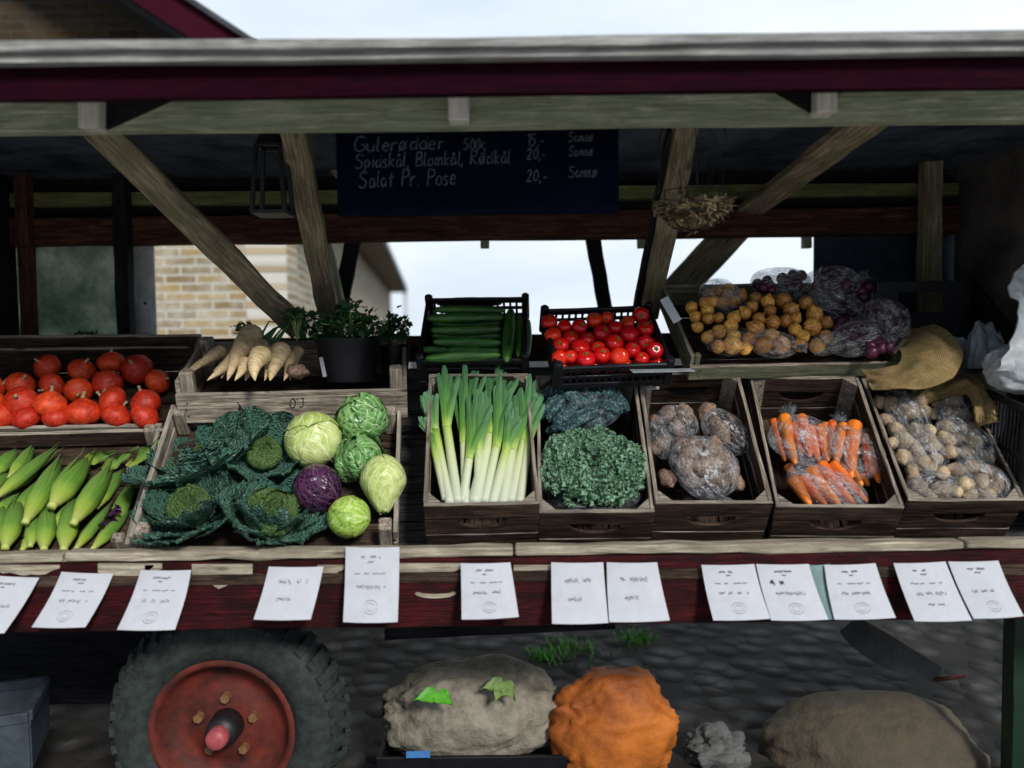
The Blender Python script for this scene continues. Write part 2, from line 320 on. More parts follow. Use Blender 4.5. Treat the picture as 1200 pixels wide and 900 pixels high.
def leafmat(name, base, light, vein, vn=7.0, vw=.10, blister=30, bs=.8, rough=.5, trans=.0, edge=None, vstr=.8, bd=.006, ls=12, net=.55):
    NET = net
    """leaf with branching veins: tc = (along, across -1..1, random)"""
    m, t, b = mat(name, rough, .4); a = t.nodes.new('ShaderNodeAttribute'); a.attribute_name = 'tc'
    sp = t.nodes.new('ShaderNodeSeparateXYZ'); t.links.new(a.outputs['Vector'], sp.inputs[0]); u, vv, r = sp.outputs
    av = math_(t, 'ABSOLUTE', vv); on = src(t, 'Object'); n1 = noi(t, on, ls, 4)
    k = math_(t, 'ADD', math_(t, 'MULTIPLY', math_(t, 'SUBTRACT', u, math_(t, 'MULTIPLY', av, .45)), vn), math_(t, 'MULTIPLY', n1, .9))
    fr = math_(t, 'ABSOLUTE', math_(t, 'SUBTRACT', math_(t, 'FRACT', k), .5))
    side = ramp(t, fr, [(0, g(1)), (vw, g(0))]); mid = ramp(t, av, [(0, g(1)), (.07, g(0))])
    n2 = nd(t, 'ShaderNodeTexVoronoi', Scale=blister, _feature='DISTANCE_TO_EDGE'); t.links.new(on, n2.inputs['Vector'])
    net = ramp(t, n2.outputs['Distance'], [(0, g(1)), (.10, g(0))])
    vf = math_(t, 'MAXIMUM', math_(t, 'MAXIMUM', side, mid), math_(t, 'MULTIPLY', net, NET))
    c = ramp(t, math_(t, 'ADD', math_(t, 'MULTIPLY', noi(t, on, ls, 5), .75), math_(t, 'MULTIPLY', math_(t, 'FRACT', math_(t, 'MULTIPLY', r, 3.37)), .25)), [(.32, base), (.66, light)])
    if edge:
        c = mix(t, c, edge, ramp(t, u, [(.55, g(0)), (1, g(1))]))
    c = mix(t, c, vein, math_(t, 'MULTIPLY', vf, vstr)); t.links.new(c, b.inputs['Base Color'])
    bump(t, b, math_(t, 'SUBTRACT', math_(t, 'MULTIPLY', n2.outputs['Distance'], 2.0), math_(t, 'MULTIPLY', math_(t, 'MAXIMUM', side, mid), .4)), bs, bd); return m
SAVO = leafmat('savoy_outer_leaf', (.014, .056, .048), (.058, .165, .125), (.24, .42, .24), 6, .07, 7, .6, .42, vstr=.5, bd=.10, ls=4)
SAVI = leafmat('savoy_heart_leaf', (.13, .32, .06), (.28, .50, .12), (.58, .72, .40), 7, .08, 10, 1, .45, vstr=.75, bd=.08, ls=4)
CABW = leafmat('white_cabbage_leaf', (.36, .47, .10), (.62, .70, .28), (.88, .90, .60), 6, .10, 1.5, .25, .32, vstr=.75, bd=.02, ls=3, net=0)
CABG = leafmat('green_cabbage_leaf', (.05, .20, .04), (.20, .42, .11), (.62, .76, .44), 6, .12, 2.5, .4, .32, vstr=.85, bd=.03, ls=3, net=.3)
CABL = leafmat('lime_cabbage_leaf', (.20, .38, .03), (.42, .60, .09), (.74, .82, .40), 6, .11, 2, .3, .32, vstr=.8, bd=.02, ls=3, net=.2)
CABR = leafmat('red_cabbage_leaf', (.020, .005, .024), (.085, .020, .075), (.34, .17, .30), 6, .08, 2.5, .4, .25, vstr=.45, bd=.02, ls=3, net=.3)
HUSK, t, b = mat('corn_husk', .5, .35)
a = t.nodes.new('ShaderNodeAttribute'); a.attribute_name = 'tc'; sp = t.nodes.new('ShaderNodeSeparateXYZ'); t.links.new(a.outputs['Vector'], sp.inputs[0])
st = noi(t, src(t, 'tc', (.8, 34, 1)), 1, 4); c = ramp(t, sp.outputs[0], [(0, (.48, .52, .13)), (.14, (.30, .42, .03)), (.36, (.09, .24, .014)), (1, (.018, .08, .008))])
c = mix(t, c, (.50, .66, .22), math_(t, 'MULTIPLY', ramp(t, st, [(.45, g(0)), (.65, g(1))]), .5)); t.links.new(c, b.inputs['Base Color']); bump(t, b, st, .8, .003)
LEEK, t, b = mat('leek', .32, .5)
a = t.nodes.new('ShaderNodeAttribute'); a.attribute_name = 'tc'; sp = t.nodes.new('ShaderNodeSeparateXYZ'); t.links.new(a.outputs['Vector'], sp.inputs[0])
st = noi(t, src(t, 'tc', (.8, 42, 1)), 1, 4)
c = ramp(t, sp.outputs[0], [(0, (.62, .65, .52)), (.26, (.60, .65, .38)), (.42, (.40, .56, .10)), (.54, (.10, .27, .03)), (.8, (.04, .15, .035)), (1, (.05, .17, .07))])
c = mix(t, c, (.5, .62, .4), math_(t, 'MULTIPLY', ramp(t, st, [(.5, g(0)), (.7, g(1))]), .30)); t.links.new(c, b.inputs['Base Color']); bump(t, b, st, .6, .002)
def simple_leaf(name, c1, c2, tip, rough=.5, scale=25, bs=.5):
    m, t, b = mat(name, rough, .35); a = t.nodes.new('ShaderNodeAttribute'); a.attribute_name = 'tc'; sp = t.nodes.new('ShaderNodeSeparateXYZ'); t.links.new(a.outputs['Vector'], sp.inputs[0])
    n = noi(t, src(t, 'Object'), scale, 4); c = ramp(t, n, [(.38, c1), (.60, c2)]); c = mix(t, c, tip, ramp(t, sp.outputs[0], [(.45, g(0)), (.95, g(1))]))
    t.links.new(c, b.inputs['Base Color']); bump(t, b, n, bs, .004); return m
KALE = simple_leaf('curly_kale_leaf', (.022, .070, .038), (.055, .15, .075), (.20, .36, .22))
NERO = simple_leaf('black_kale_leaf', (.006, .020, .026), (.022, .06, .066), (.10, .19, .19), .38, 160, 1)
HERB = simple_leaf('dark_herb_leaf', (.012, .045, .012), (.03, .10, .025), (.035, .11, .03))
BRIGHTL = simple_leaf('bright_green_leaf', (.06, .26, .02), (.11, .40, .03), (.10, .36, .03))
STEMG = plain('pale_green_stem', (.22, .34, .10), .5)
# ------------------------------------------------------------ vegetable shapes
def m_pumpkin(seed):
    mb = MB(); r = random.Random(seed); k = r.choice([9, 10, 11]); nk = r.uniform(.10, .30); ph = r.random()*6; sq = r.uniform(.76, .9)
    def f(u, v):
        a = PI*u; R = math.sin(a)**.88*(1+.034*abs(math.cos(k*PI*v+ph)))*(1+.03*ns(v*3, seed, u*2)); z = -math.cos(a)*sq
        z += nk*max(0, (u-.72)/.28)**2*.9; R *= 1-.12*max(0, (u-.6)/.4)
        return (R*math.cos(2*PI*v), R*math.sin(2*PI*v), z)
    mb.surf(18, 36, f, close=True)
    st = MB(); z0 = sq+nk*.9-.05; dx, dy = r.uniform(-.14, .14), r.uniform(-.14, .14)
    st.tube([(0, 0, z0-.04), (0, 0, z0+.06), (dx*.5, dy*.5, z0+.2), (dx, dy, z0+.34)], [.16, .10, .085, .11], 8)
    return mb.mesh('pumpkin', PUMP), st.mesh('stem', CORK)
def m_tomato(seed):
    mb = MB(); r = random.Random(seed); k = r.choice([5, 6]); cal = seed % 3 != 1
    def f(u, v):
        a = PI*u; R = math.sin(a)**.93*(1+.025*math.cos(k*2*PI*v)*math.sin(a)); z = -math.cos(a)*.84-.16*math.exp(-((1-u)*9)**2)
        return (R*math.cos(2*PI*v), R*math.sin(2*PI*v), z)
    mb.surf(16, 24, f, close=True); c = None
    if cal:
        c = MB(); c.tube([(0, 0, .66), (.03, 0, .86)], [.05, .06], 6)
        for i in range(5):
            a = 2*PI*i/5+r.random()*.4; L = r.uniform(.32, .48); d = Vector((math.cos(a), math.sin(a), 0)); n = Vector((-d.y, d.x, 0))
            c.surf(3, 2, lambda u, v: d*(.03+L*u)+n*(v-.5)*.13*(1-u)**.7+Vector((0, 0, .74+.10*math.sin(u*2.6)-.10*u*u)))
        c = c.mesh('calyx', CAL)
    return mb.mesh('tomato', TOM), c
def m_onion(seed, m, nm):
    mb = MB(); r = random.Random(seed); e = r.uniform(.85, 1.05); bx, by = r.uniform(-.15, .15), r.uniform(-.15, .15)
    def f(u, v):
        a = PI*u; t_ = max(0, (u-.74)/.26); R = math.sin(a)**.95*(1+.02*ns(v*6, seed))*(1-.0*t_)+.055*t_; z = -math.cos(a)*e+.34*t_**2.6
        return (R*math.cos(2*PI*v)*(1-.2*t_)+bx*t_**2, R*math.sin(2*PI*v)*(1-.2*t_)+by*t_**2, z)
    mb.surf(16, 20, f, close=True); return mb.mesh(nm, m)
def m_lump(seed, m, nm, e=1.3, amp=.12, knob=0):
    mb = MB(); r = random.Random(seed); o = r.uniform(0, 50)
    def f(u, v):
        a = PI*u; d = Vector((-math.cos(a), math.sin(a)*math.cos(2*PI*v), math.sin(a)*math.sin(2*PI*v)))
        k = 1+amp*ns(d.x*1.3+o, d.y*1.3, d.z*1.3)*2+knob*ns(d.x*3.3+o, d.y*3.3, d.z*3.3)
        return (d.x*k*e, d.y*k, d.z*k*.86)
    mb.surf(14, 18, f, close=True); return mb.mesh(nm, m)
def m_root(seed, m, nm, ratio, blunt=.5, ring=.03, bend=.1, n=26):
    """crown at x=0, tip at x=1, radius about 1/ratio"""
    mb = MB(); r = random.Random(seed); o = r.uniform(0, 50); b1, b2 = r.uniform(-bend, bend), r.uniform(-bend, bend)
    def f(u, v):
        if blunt < 0: R = math.sin(PI*min(1, max(0, u)))**.28
        else: R = min(1, (u/.06)**.5)*((1-u)**blunt)
        R = max(R, .002)*(1+ring*ns(u*22+o, v*3)+ring*.8*ns(u*60+o, 0, v*2)); R /= ratio*1.0
        return (u, R*math.cos(2*PI*v)+b1*math.sin(PI*u)+.03*bend*ns(u*5, o), R*math.sin(2*PI*v)+b2*math.sin(PI*u)*.5)
    mb.surf(n, 14, f, close=True); return mb.mesh(nm, m)
def m_corn(seed):
    r = random.Random(seed); mb = MB(); o = r.uniform(0, 50)
    def body(u, v):
        R = .135*min(1, (.35+u*2.4))*(1-max(0, (u-.45)/.55)**1.8*.86); R *= 1+.05*ns(v*6, o); return (u, R*math.cos(2*PI*v), R*math.sin(2*PI*v))
    mb.surf(18, 20, body, close=True, tcf=lambda u, v: (u, v*3, 0))
    mb.tube([(-.07, 0, 0), (.03, 0, 0)], [.055, .06], 10)
    for i in range(len(mb.tc)-20, len(mb.tc)): mb.tc[i] = (0, 0, 0)
    for i in range(6):
        a0 = 2*PI*i/6+r.uniform(-.3, .3); wd = r.uniform(.9, 1.3); fl = r.uniform(.01, .05) if i % 3 else r.uniform(.04, .10); Lh = r.uniform(.95, 1.18)
        def f(u, v, a0=a0, wd=wd, fl=fl, Lh=Lh):
            x = u*Lh; c = min(1, x); R = .140*min(1, (.35+c*2.4))*(1-max(0, (c-.45)/.55)**1.8*.86)+.006*i*.3+.003+fl*u**3
            a = a0+(v-.5)*wd*(1-u**2.5)*1.5+.15*u*math.sin(o+i); return (x, R*math.cos(a), R*math.sin(a)+.02*ns(u*4, i, o)*u)
        mb.surf(14, 5, f, tcf=lambda u, v, i=i: (u, v*2+i*1.7, 0))
    return mb.mesh('corn_cob', HUSK)
def leaf(mb, M, L, W, cup=.5, wave=.1, wk=4, bl=.02, tipb=.3, nu=14, nv=14, shape=.55, seed=0, mi=0, stalk=.0):
    """broad cabbage-like leaf: base at origin, growing along +x, up +z, cupped round +z"""
    def f(u, v):
        s = (v-.5)*2; wv = W*(math.sin(PI*min(1, u*.93+.05)**shape))*.5; wv = max(wv, .04*W)
        x = L*u*(1-.10*s*s); y = s*wv; z = cup*L*(u*u)*tipb + cup*W*.5*s*s*(.4+.6*u)
        e = max(abs(s), u)**3; z += wave*L*e*math.sin(wk*PI*(u*1.3+abs(s)*.6)+seed*1.7+(3 if s > 0 else 0)) + wave*L*.5*e*ns(u*7+seed, s*5)
        z += bl*L*(abs(ns(u*13+seed, s*11, seed))*1.6+.5*abs(ns(u*26+seed, s*22, seed))) ; return (x, y, z)
    mb.surf(nu, nv, f, M, tcf=lambda u, v: (u, (v-.5)*2, seed*.37 % 1), mi=mi)
def wrapleaf(mb, R, el, az, span, H, seed, puff=.05, bl=.0, nu=14, nv=14, mi=0, e=1.0, ragged=.08):
    """leaf lying on a ball of radius R: base low down, tip over the top"""
    def f(u, v):
        s = (v-.5)*2; s2 = s*math.sin(PI*min(1, u*.9+.08)**.6)*span; phi = el+u*H
        k = R*(1+puff*(u**3)+puff*1.2*abs(s)**3+.01*ns(u*5+seed, s*4, seed)+bl*abs(ns(u*15+seed, s*14, seed))+ragged*.4*max(abs(s), u)**6*ns(s*7+seed, u*9))
        d = Vector((math.cos(phi), math.sin(s2)*.9, math.sin(phi))); d.normalize()
        p = Matrix.Rotation(az, 3, 'Z') @ (d*k); return (p.x, p.y, p.z*e)
    mb.surf(nu, nv, f, tcf=lambda u, v: (u, (v-.5)*2, seed), mi=mi)
def m_head(seed, m, e=1.0, point=0.0, n=7, loose=.04, bl=0, nm='cabbage'):
    mb = MB(); r = random.Random(seed)
    def sq(p):
        t_ = max(0, -p[2]/e); k = 1-point*t_*.42; return (p[0]*k, p[1]*k, p[2]*(1+point*.12*t_))
    def core(u, v):
        a = PI*u; R = math.sin(a); k = .985+.012*ns(v*5, u*5, seed)
        return sq((R*math.cos(2*PI*v)*k, R*math.sin(2*PI*v)*k, -math.cos(a)*k*e))
    mb.surf(20, 28, core, close=True, tcf=lambda u, v: (u, ((v*5) % 1-.5)*2, 0))
    for i in range(n):
        az = 2*PI*i*.381+r.uniform(-.2, .2); span = r.uniform(1.05, 1.35); H = r.uniform(2.1, 2.9); R0 = 1.0+.010*i; lo = loose*r.uniform(.4, 1.3); el = -1.25
        rg = r.uniform(0, 30); tw = r.uniform(-.35, .35)
        def f(u, v):
            s_ = (v-.5)*2; edge = 1+.10*ns(u*5+rg, s_*2)+.05*ns(u*14+rg, s_*5); s2 = s_*math.sin(PI*min(1, u*.86+.10))**.5*span*edge+tw*u
            phi = el+u*H*(1+.05*ns(s_*4+rg, 3)); k = R0*(1+lo*(abs(s_)**4+u**5)*(.8+.8*ns(u*4+rg, s_*3))+.014*ns(u*5+rg, s_*4)+.02*math.exp(-(s_*9)**2)*(1-u)+bl*abs(ns(u*15+rg, s_*14, seed)))
            d = Vector((math.cos(phi)*math.cos(s2), math.sin(s2)*.95, math.sin(phi)*math.cos(s2*.55))); d.normalize(); p = Matrix.Rotation(az, 3, 'Z') @ (d*k); return sq((p.x, p.y, p.z*e))
        mb.surf(26, 26, f, tcf=lambda u, v: (u, (v-.5)*2, i+seed))
    return mb
def m_savoy(seed, heart=True, spread=1.0):
    """heart in light green (a part) and blistered dark outer leaves standing round it like a bowl"""
    r = random.Random(seed); out = MB()
    for i in range(14):
        az = 2*PI*i*.381+r.uniform(-.25, .25); inner = i < 5; Rr = (1.25 if inner else 1.75)*spread*r.uniform(.88, 1.1); lift = r.uniform(.55, 1.0) if inner else r.uniform(.0, .5); hw = r.uniform(.62, .85) if inner else r.uniform(.5, .7); o_ = r.uniform(0, 60); curl = r.uniform(.1, .5)
        ca, sa = math.cos(az), math.sin(az)
        def f(u, v):
            s_ = (v-.5)*2; shape = math.sin(PI*min(1, u*.80+.16))**.55; x = .12+Rr*u*(1-.10*s_*s_)-curl*.30*max(0, u-.75)*4*Rr*.25; y = s_*hw*shape*Rr*(.35+.75*u)
            z = -.85+(lift+.85)*(u**1.5)-.0+.25*s_*s_*u*(1 if inner else .4)-curl*max(0, u-.75)**1.5*2.2
            e = max(abs(s_), u)**4; z += .10*e*math.sin(s_*9+u*7+o_)+.08*e*ns(u*6+o_, s_*6)+.03*e*ns(s_*9+o_, u*9)
            b_ = abs(ns(u*9+o_, s_*7, 1))*.11+abs(ns(u*15+o_, s_*12, 5))*.04; z += b_-.03*math.exp(-(s_*8)**2); x -= b_*.5*u
            return (x*ca-y*sa, x*sa+y*ca, z)
        out.surf(34, 34, f, tcf=lambda u, v: (u, (v-.5)*2, i*.31+seed))
    h = m_head(seed+50, SAVI, n=6, loose=.10, bl=.07, e=.9)
    return out.mesh('outer_leaves', SAVO), h.mesh('heart', SAVI)
PK = {'pump': [m_pumpkin(i) for i in range(5)], 'tom': [m_tomato(i) for i in range(4)], 'oni': [m_onion(i, ONI, 'onion') for i in range(5)],
      'roni': [m_onion(i+9, RONI, 'red_onion') for i in range(3)], 'pot': [m_lump(i, POT, 'potato', rnd.uniform(1.1, 1.45), .10) for i in range(6)],
      'root': [m_lump(i+20, ROOT, 'knobbly_root', rnd.uniform(1.3, 1.7), .14, .09) for i in range(5)],
      'car': [m_root(i, CAR, 'carrot', 8.5, .33, .035, .03) for i in range(4)], 'pars': [m_root(i+30, PARS, 'parsnip', 4.5, .75, .06, .10) for i in range(4)],
      'cuc': [m_root(i+60, CUC, 'cucumber', 13, -1, .03, .02) for i in range(3)], 'corn': [m_corn(i) for i in range(5)]}
# ------------------------------------------------------------ containers
def slat_wall(mb, M, L, H, th, n, gap, notch=None, em=1):
    """n boards one above the other (x along, y up); notch = index of the board with a hand hole cut in its top"""
    h = (H-gap*(n-1))/n
    for i in range(n):
        y0 = i*(h+gap)
        if notch == i:
            w_ = min(.14, L*.5); k = 8; poly = [(-L/2, y0), (L/2, y0), (L/2, y0+h)]
            poly += [(w_/2*math.cos(PI*j/k), y0+h-h*.62*math.sin(PI*j/k)) for j in range(k+1)]+[(-L/2, y0+h)]
            mb.prism(poly, th, M)
        else: mb.box(M @ T(0, y0+h/2, 0), L, h, th, em=em, wob=.002)
def apple_crate(pose, W, L, H, label, seed, notch=1, H2=None):
    M = frame(*pose); B = M @ T(0, L/2, -H); t = root('wooden_crate', B, label, 'crate', 'slanting apple crates on the stall'); th = .011
    mats = [WD, WDE]
    for s in (-1, 1):
        mb = MB(); slat_wall(mb, T(s*(W/2-th/2), 0, 0) @ RZ(90) @ RX(90), L-2*th-.001, H, th, 3, .006); build('side_panel', mb, mats, t)
    mb = MB(); slat_wall(mb, T(0, -L/2+th/2, 0) @ RX(90), W, H, th, 3, .005, notch); build('front_panel', mb, mats, t)
    mb = MB(); slat_wall(mb, T(0, L/2-th/2, 0) @ RX(90), W, H, th, 3, .005, 1); build('back_panel', mb, mats, t)
    mb = MB()
    for i in range(3): mb.box(T(-W/2+W*(i+.5)/3, 0, .006), .01, .01, .01) if False else mb.box(T(-W/2+th+(W-2*th)*(i+.5)/3, 0, .006) @ RZ(90), L-2*th-.004, (W-2*th)/3-.006, .008, wob=.001)
    build('bottom_boards', mb, [WD, WD], t)
    for sx in (-1, 1):
        for sy in (-1, 1):
            mb = MB(); a = .036; poly = [(0, 0), (-sx*a, 0), (0, -sy*a)]
            if sx*sy < 0: poly = poly[::-1]
            mb.prism(poly, H-.012, T(sx*(W/2-th-.001), sy*(L/2-th-.001), H/2+.004)); build('corner_post', mb, [WDE, WDE], t)
    return M
def tray(pose, W, L, H, label, post=.045, mats=None, fh=None, name='wooden_tray', group='low wooden trays on the stall', sides=2, pw=.03, ph=None, base=None):
    """low crate: square corner posts standing above the rails"""
    M = frame(*pose); t = root(name, M @ T(0, L/2, -H), label, 'tray', group); th = .013; mats = mats or [WG, WGE]; fh = fh or H
    for s in (-1, 1):
        mb = MB(); slat_wall(mb, T(s*(W/2-th/2), 0, .002) @ RZ(90) @ RX(90), L-2*th-.002, H-.004, th, sides, .012); build('side_rail', mb, mats, t)
    mb = MB(); slat_wall(mb, T(0, -L/2+th/2, 0) @ RX(90), W, fh, th, 1, 0)
    for i in range(6):   # nail heads
        q = i//2; mb.tube([(-W/2+.03+(W-.06)*(i % 2)+rnd.uniform(-.005, .005), -L/2-.0005, fh*(.25+.22*q)), (-W/2+.03+(W-.06)*(i % 2), -L/2+.004, fh*(.25+.22*q))], .003, 6, mi=2)
    fr = build('front_rail', mb, mats+[IRON], t)
    mb = MB(); slat_wall(mb, T(0, L/2-th/2, 0) @ RX(90), W, H, th, sides, .012); build('back_rail', mb, mats, t)
    mb = MB(); n = 5
    for i in range(n): mb.box(T(0, -L/2+th+(L-2*th)*(i+.5)/n, .006), W-2*th-.006, (L-2*th)/n-.008, .008, wob=.001)
    build('bottom_boards', mb, base or [WD, WD], t)
    for sx in (-1, 1):
        for sy in (-1, 1):
            mb = MB(); mb.box(T(sx*(W/2-th-pw/2-.001), sy*(L/2-th-pw/2-.001), (H+post)/2+.006) @ RY(90), H+post-.012, pw, ph or pw, c=.004); build('corner_post', mb, [mats[0]]*2, t)
    return M, t, fr
def plastic_crate(pose, W, L, H, label, name='plastic_crate'):
    M = frame(*pose); t = root(name, M @ T(0, L/2, -H), label, 'crate', 'black plastic vegetable crates')
    def lattice(L_, M_, nm, handle=False):
        mb = MB(); mb.box(M_ @ T(0, H-.011, 0), L_, .022, .014, em=0, c=.004); mb.box(M_ @ T(0, .01, 0), L_, .02, .008)
        mb.box(M_ @ T(0, H*.5, 0), L_, .012, .006)
        for k in range(int(L_/.022)+1): mb.box(M_ @ T(-L_/2+.006+k*.022 if -L_/2+.006+k*.022 < L_/2-.003 else L_/2-.004, H/2, 0) @ RZ(90), H-.03, .008, .005, n=1, wob=0)
        build(nm, mb, [BLK], t)
    lattice(W, T(0, -L/2+.007, 0) @ RX(90), 'front_panel'); lattice(W, T(0, L/2-.007, 0) @ RX(90), 'back_panel')
    for s in (-1, 1): lattice(L-.03, T(s*(W/2-.007), 0, 0) @ RZ(90) @ RX(90), 'side_panel')
    mb = MB(); mb.box(T(0, 0, .004), W-.02, L-.02, .006); build('base_panel', mb, [BLK], t)
    for sx in (-1, 1):
        for sy in (-1, 1): mb = MB(); mb.box(T(sx*(W/2-.010), sy*(L/2-.010), (H+.016)/2) @ RY(90), H+.016, .026, .026, c=.006); build('corner_post', mb, [BLK], t)
    return M
def bag(center, axis, up, rl, rw, rh, label, cat='plastic bag', group='clear plastic bags of vegetables', seed=0, knot=True, m=None, wr=.10):
    """thin clear bag round its contents: pole of the pleats at the knot, at the +x end"""
    M = axes(center, axis, up); mb = MB(); n = rnd.uniform(0, 50)
    def f(u, v):
        a = PI*(1-u); ph = 2*PI*v; near = max(0, 1-(1-u)/.45) if knot else 0
        k = 1+.07*ns(math.cos(ph)*1.8+n, math.sin(ph)*1.8, u*3)*2+wr*.35*ns(ph*4, u*7, n)+wr*near*math.sin(ph*11+n)*.6
        sx = math.cos(a); R = math.sin(a)**.85; return (rl*sx*(1+.0*k), rw*R*math.cos(ph)*k, rh*R*math.sin(ph)*k)
    mb.surf(26, 56, f, close=True, tcf=lambda u, v: (math.sin(2*PI*v)*1.0+n, u*2.2, math.cos(2*PI*v)))
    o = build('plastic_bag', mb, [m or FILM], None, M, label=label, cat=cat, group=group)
    if knot:
        k = MB()
        for i in range(7):
            aa = i*.9+n; L_ = rl*rnd.uniform(.28, .5)
            def h(u, v, aa=aa, L_=L_): s = (v-.5)*2; w_ = rw*(.07+.25*u); return (rl*.98+L_*u, w_*s*math.cos(aa)+.006*ns(u*9+i, s*4), w_*s*math.sin(aa)+.012*ns(u*7, s*3+i, n))
            k.surf(8, 6, h, tcf=lambda u, v: (v*3+i, u, 0))
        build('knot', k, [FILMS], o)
    return o
def rot_on(M, spin, lean=0, lean_dir=0):
    r = M.to_3x3().to_4x4(); return r @ RZ(lean_dir) @ RX(lean) @ RZ(spin)
def lay(me, name, cat, group, p, q, ratio_w, parts=None):
    """long vegetable from point p (crown) to q (tip); ratio_w = wanted width over the mesh's own"""
    L = (q-p).length; m = axes(p, q-p, Vector((0, 0, 1)) if abs((q-p).normalized().z) < .95 else Vector((0, 1, 0)))
    return ob(name, me, None, m @ SC(L, L*ratio_w, L*ratio_w) @ RX(rnd.uniform(0, 360)), cat=cat, group=group)
def foliage(mb, c, rx, ry, rz, n, size, seed, up=.3, shell=.5):
    """small toothed leaflets spread through a clump"""
    r = random.Random(seed)
    for i in range(n):
        d = Vector((r.gauss(0, 1), r.gauss(0, 1), abs(r.gauss(0, 1)))).normalized(); k = shell+(1-shell)*r.random()
        k *= .8+.35*ns(d.x*2.2+seed, d.y*2.2, d.z*2.2); p = Vector(c)+Vector((d.x*rx, d.y*ry, d.z*rz))*k
        a = Matrix.Rotation(r.uniform(0, 6.3), 3, 'Z') @ Matrix.Rotation(r.uniform(-1.1, .7)-up, 3, 'Y'); s = size*r.uniform(.6, 1.3)
        poly = [(0, 0), (.3, .22), (.38, .5), (.6, .3), (.85, .34), (.82, .12), (1.1, 0), (.82, -.12), (.85, -.34), (.6, -.3), (.38, -.5), (.3, -.22)]
        vs = [p+a @ Vector((x*s, y*s, s*.18*math.sin(x*3)*(1 if k2 % 2 else .4))) for k2, (x, y) in enumerate(poly)]
        mb.add([p+a @ Vector((.5*s, 0, s*.12))]+vs, [(0, 1+j, 1+(j+1) % 12) for j in range(12)], [(.4, 0, 0)]+[(x, y, 0) for x, y in poly])
# ------------------------------------------------------------ setting: ground and brick building behind
mb = MB(); mb.surf(40, 40, lambda u, v: ((u-.5)*400*abs(u-.5)*2, (v-.5)*400*abs(v-.5)*2+3, 0)); build('ground', mb, [COB], kind='structure')
mb = MB(); mb.box(T(0, -3.4, .004), 30, 9, .008, n=4, wob=0); build('bounce_slab', mb, [plain('pale_bounce_surface', (.48, .46, .43), .9, .2, 3)]*2, kind='structure')  # unseen pale slab added to bounce sunlight up under the roof
r = random.Random(3); gm = MB()
for i in range(260):
    c = r.choice([(pt(670, 748, 3.7), .07), (pt(640, 760, 3.6), .04), (pt(745, 745, 3.8), .05)]); p = Vector((c[0].x+r.gauss(0, c[1]), c[0].y+r.gauss(0, c[1]), 0)); a = r.uniform(0, 6.3); h = r.uniform(.015, .05)
    d = Vector((math.cos(a), math.sin(a), 0)); n_ = Vector((-d.y, d.x, 0))*.004
    gm.add([p-n_, p+n_, p+d*h*.3+n_*.7+Vector((0, 0, h*.7)), p+d*h*.3-n_*.7+Vector((0, 0, h*.7)), p+d*h*.7+Vector((0, 0, h))], [(0, 1, 2, 3), (3, 2, 4)], [(0, 0, 0)]*5)
build('grass', gm, [BRIGHTL], kind='stuff', label='small tufts of bright green grass between the cobbles behind the cart', cat='grass')
bt = root('brick_building', T(-4.5, 6, 0), 'yellow brick building with red bargeboard and long eaves behind the stall', 'building')
o = Vector((-4.5, 6, 0))
xc = -1.66
def wallmesh(P, W_, hs):   # P origin, W_ unit dir; hs = outline [(s, z)]
    mb = MB(); n_ = len(hs); fr = [Vector(P)+Vector(W_)*s+Vector((0, 0, z))-o for s, z in hs]
    mb.add(fr, [tuple(range(n_))], [(s, z, 0) for s, z in hs]); nrm = Vector((W_[1], -W_[0], 0))
    back = [p-nrm*.3 for p in fr]; mb.add(back+fr, [tuple(range(n_-1, -1, -1))]+[(i, (i+1) % n_, n_+(i+1) % n_, n_+i) for i in range(n_)], [(s, z, 0) for s, z in hs]*2); return mb
GX = -5.4; sl = .65; EV = 2.93
build('front_wall', wallmesh((GX*2-xc-.0, 6, 0), (1, 0, 0), [(0, 0), (2*(xc-GX), 0), (2*(xc-GX), 2.35), (0, 2.35)]), [BRICK], bt)
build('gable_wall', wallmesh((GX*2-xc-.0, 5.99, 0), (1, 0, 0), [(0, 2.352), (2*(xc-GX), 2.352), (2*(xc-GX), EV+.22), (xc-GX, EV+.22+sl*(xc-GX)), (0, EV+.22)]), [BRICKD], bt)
dv = Vector((-.1, 1, 0)).normalized()
build('side_wall', wallmesh((xc, 6.0, 0), dv, [(0.0, 0), (15.9, 0), (15.9, EV+.2), (0.0, EV+.2)]), [BRICK], bt)
# roof slope over the side wall, with soffit and gutter
ov = .42; zE = EV-.02
p0 = Vector((xc+ov, 5.55, zE-sl*ov+.25)); p1 = p0+dv*16.6; rg = Vector((GX, 5.55, zE+.25+sl*(xc-GX)))
mb = MB(); q = [p0, p1, rg+dv*16.6, rg]; mb.add([a-o for a in q]+[a-o+Vector((0, 0, .09)) for a in q], [(3, 2, 1, 0), (4, 5, 6, 7), (0, 1, 5, 4), (3, 0, 4, 7), (1, 2, 6, 5)], [(a.y, a.x, a.z) for a in q]*2)
ROOFT = plain('dark_roof_tile', (.05, .052, .06), .7, .5, 4, .4)
build('roof', mb, [ROOFT], bt)
mb = MB(); mb.bar(p0-o+Vector((-.2, 0, -.06)), p1-o+Vector((-.2, 0, -.06)), .02, .42, up=(0, 0, 1), n=2); build('soffit', mb, [WP], bt)
mb = MB(); mb.bar(p0-o+Vector((.03, -.02, .02)), p1-o+Vector((.03, 0, .02)), .14, .05, n=2); build('gutter', mb, [ROOFT], bt)
e = p1-o+Vector((.02, 0, 0)); mb = MB(); mb.tube([e, e-Vector((0, 0, 2.8))], .06, 8); build('downpipe', mb, [GALV], bt)
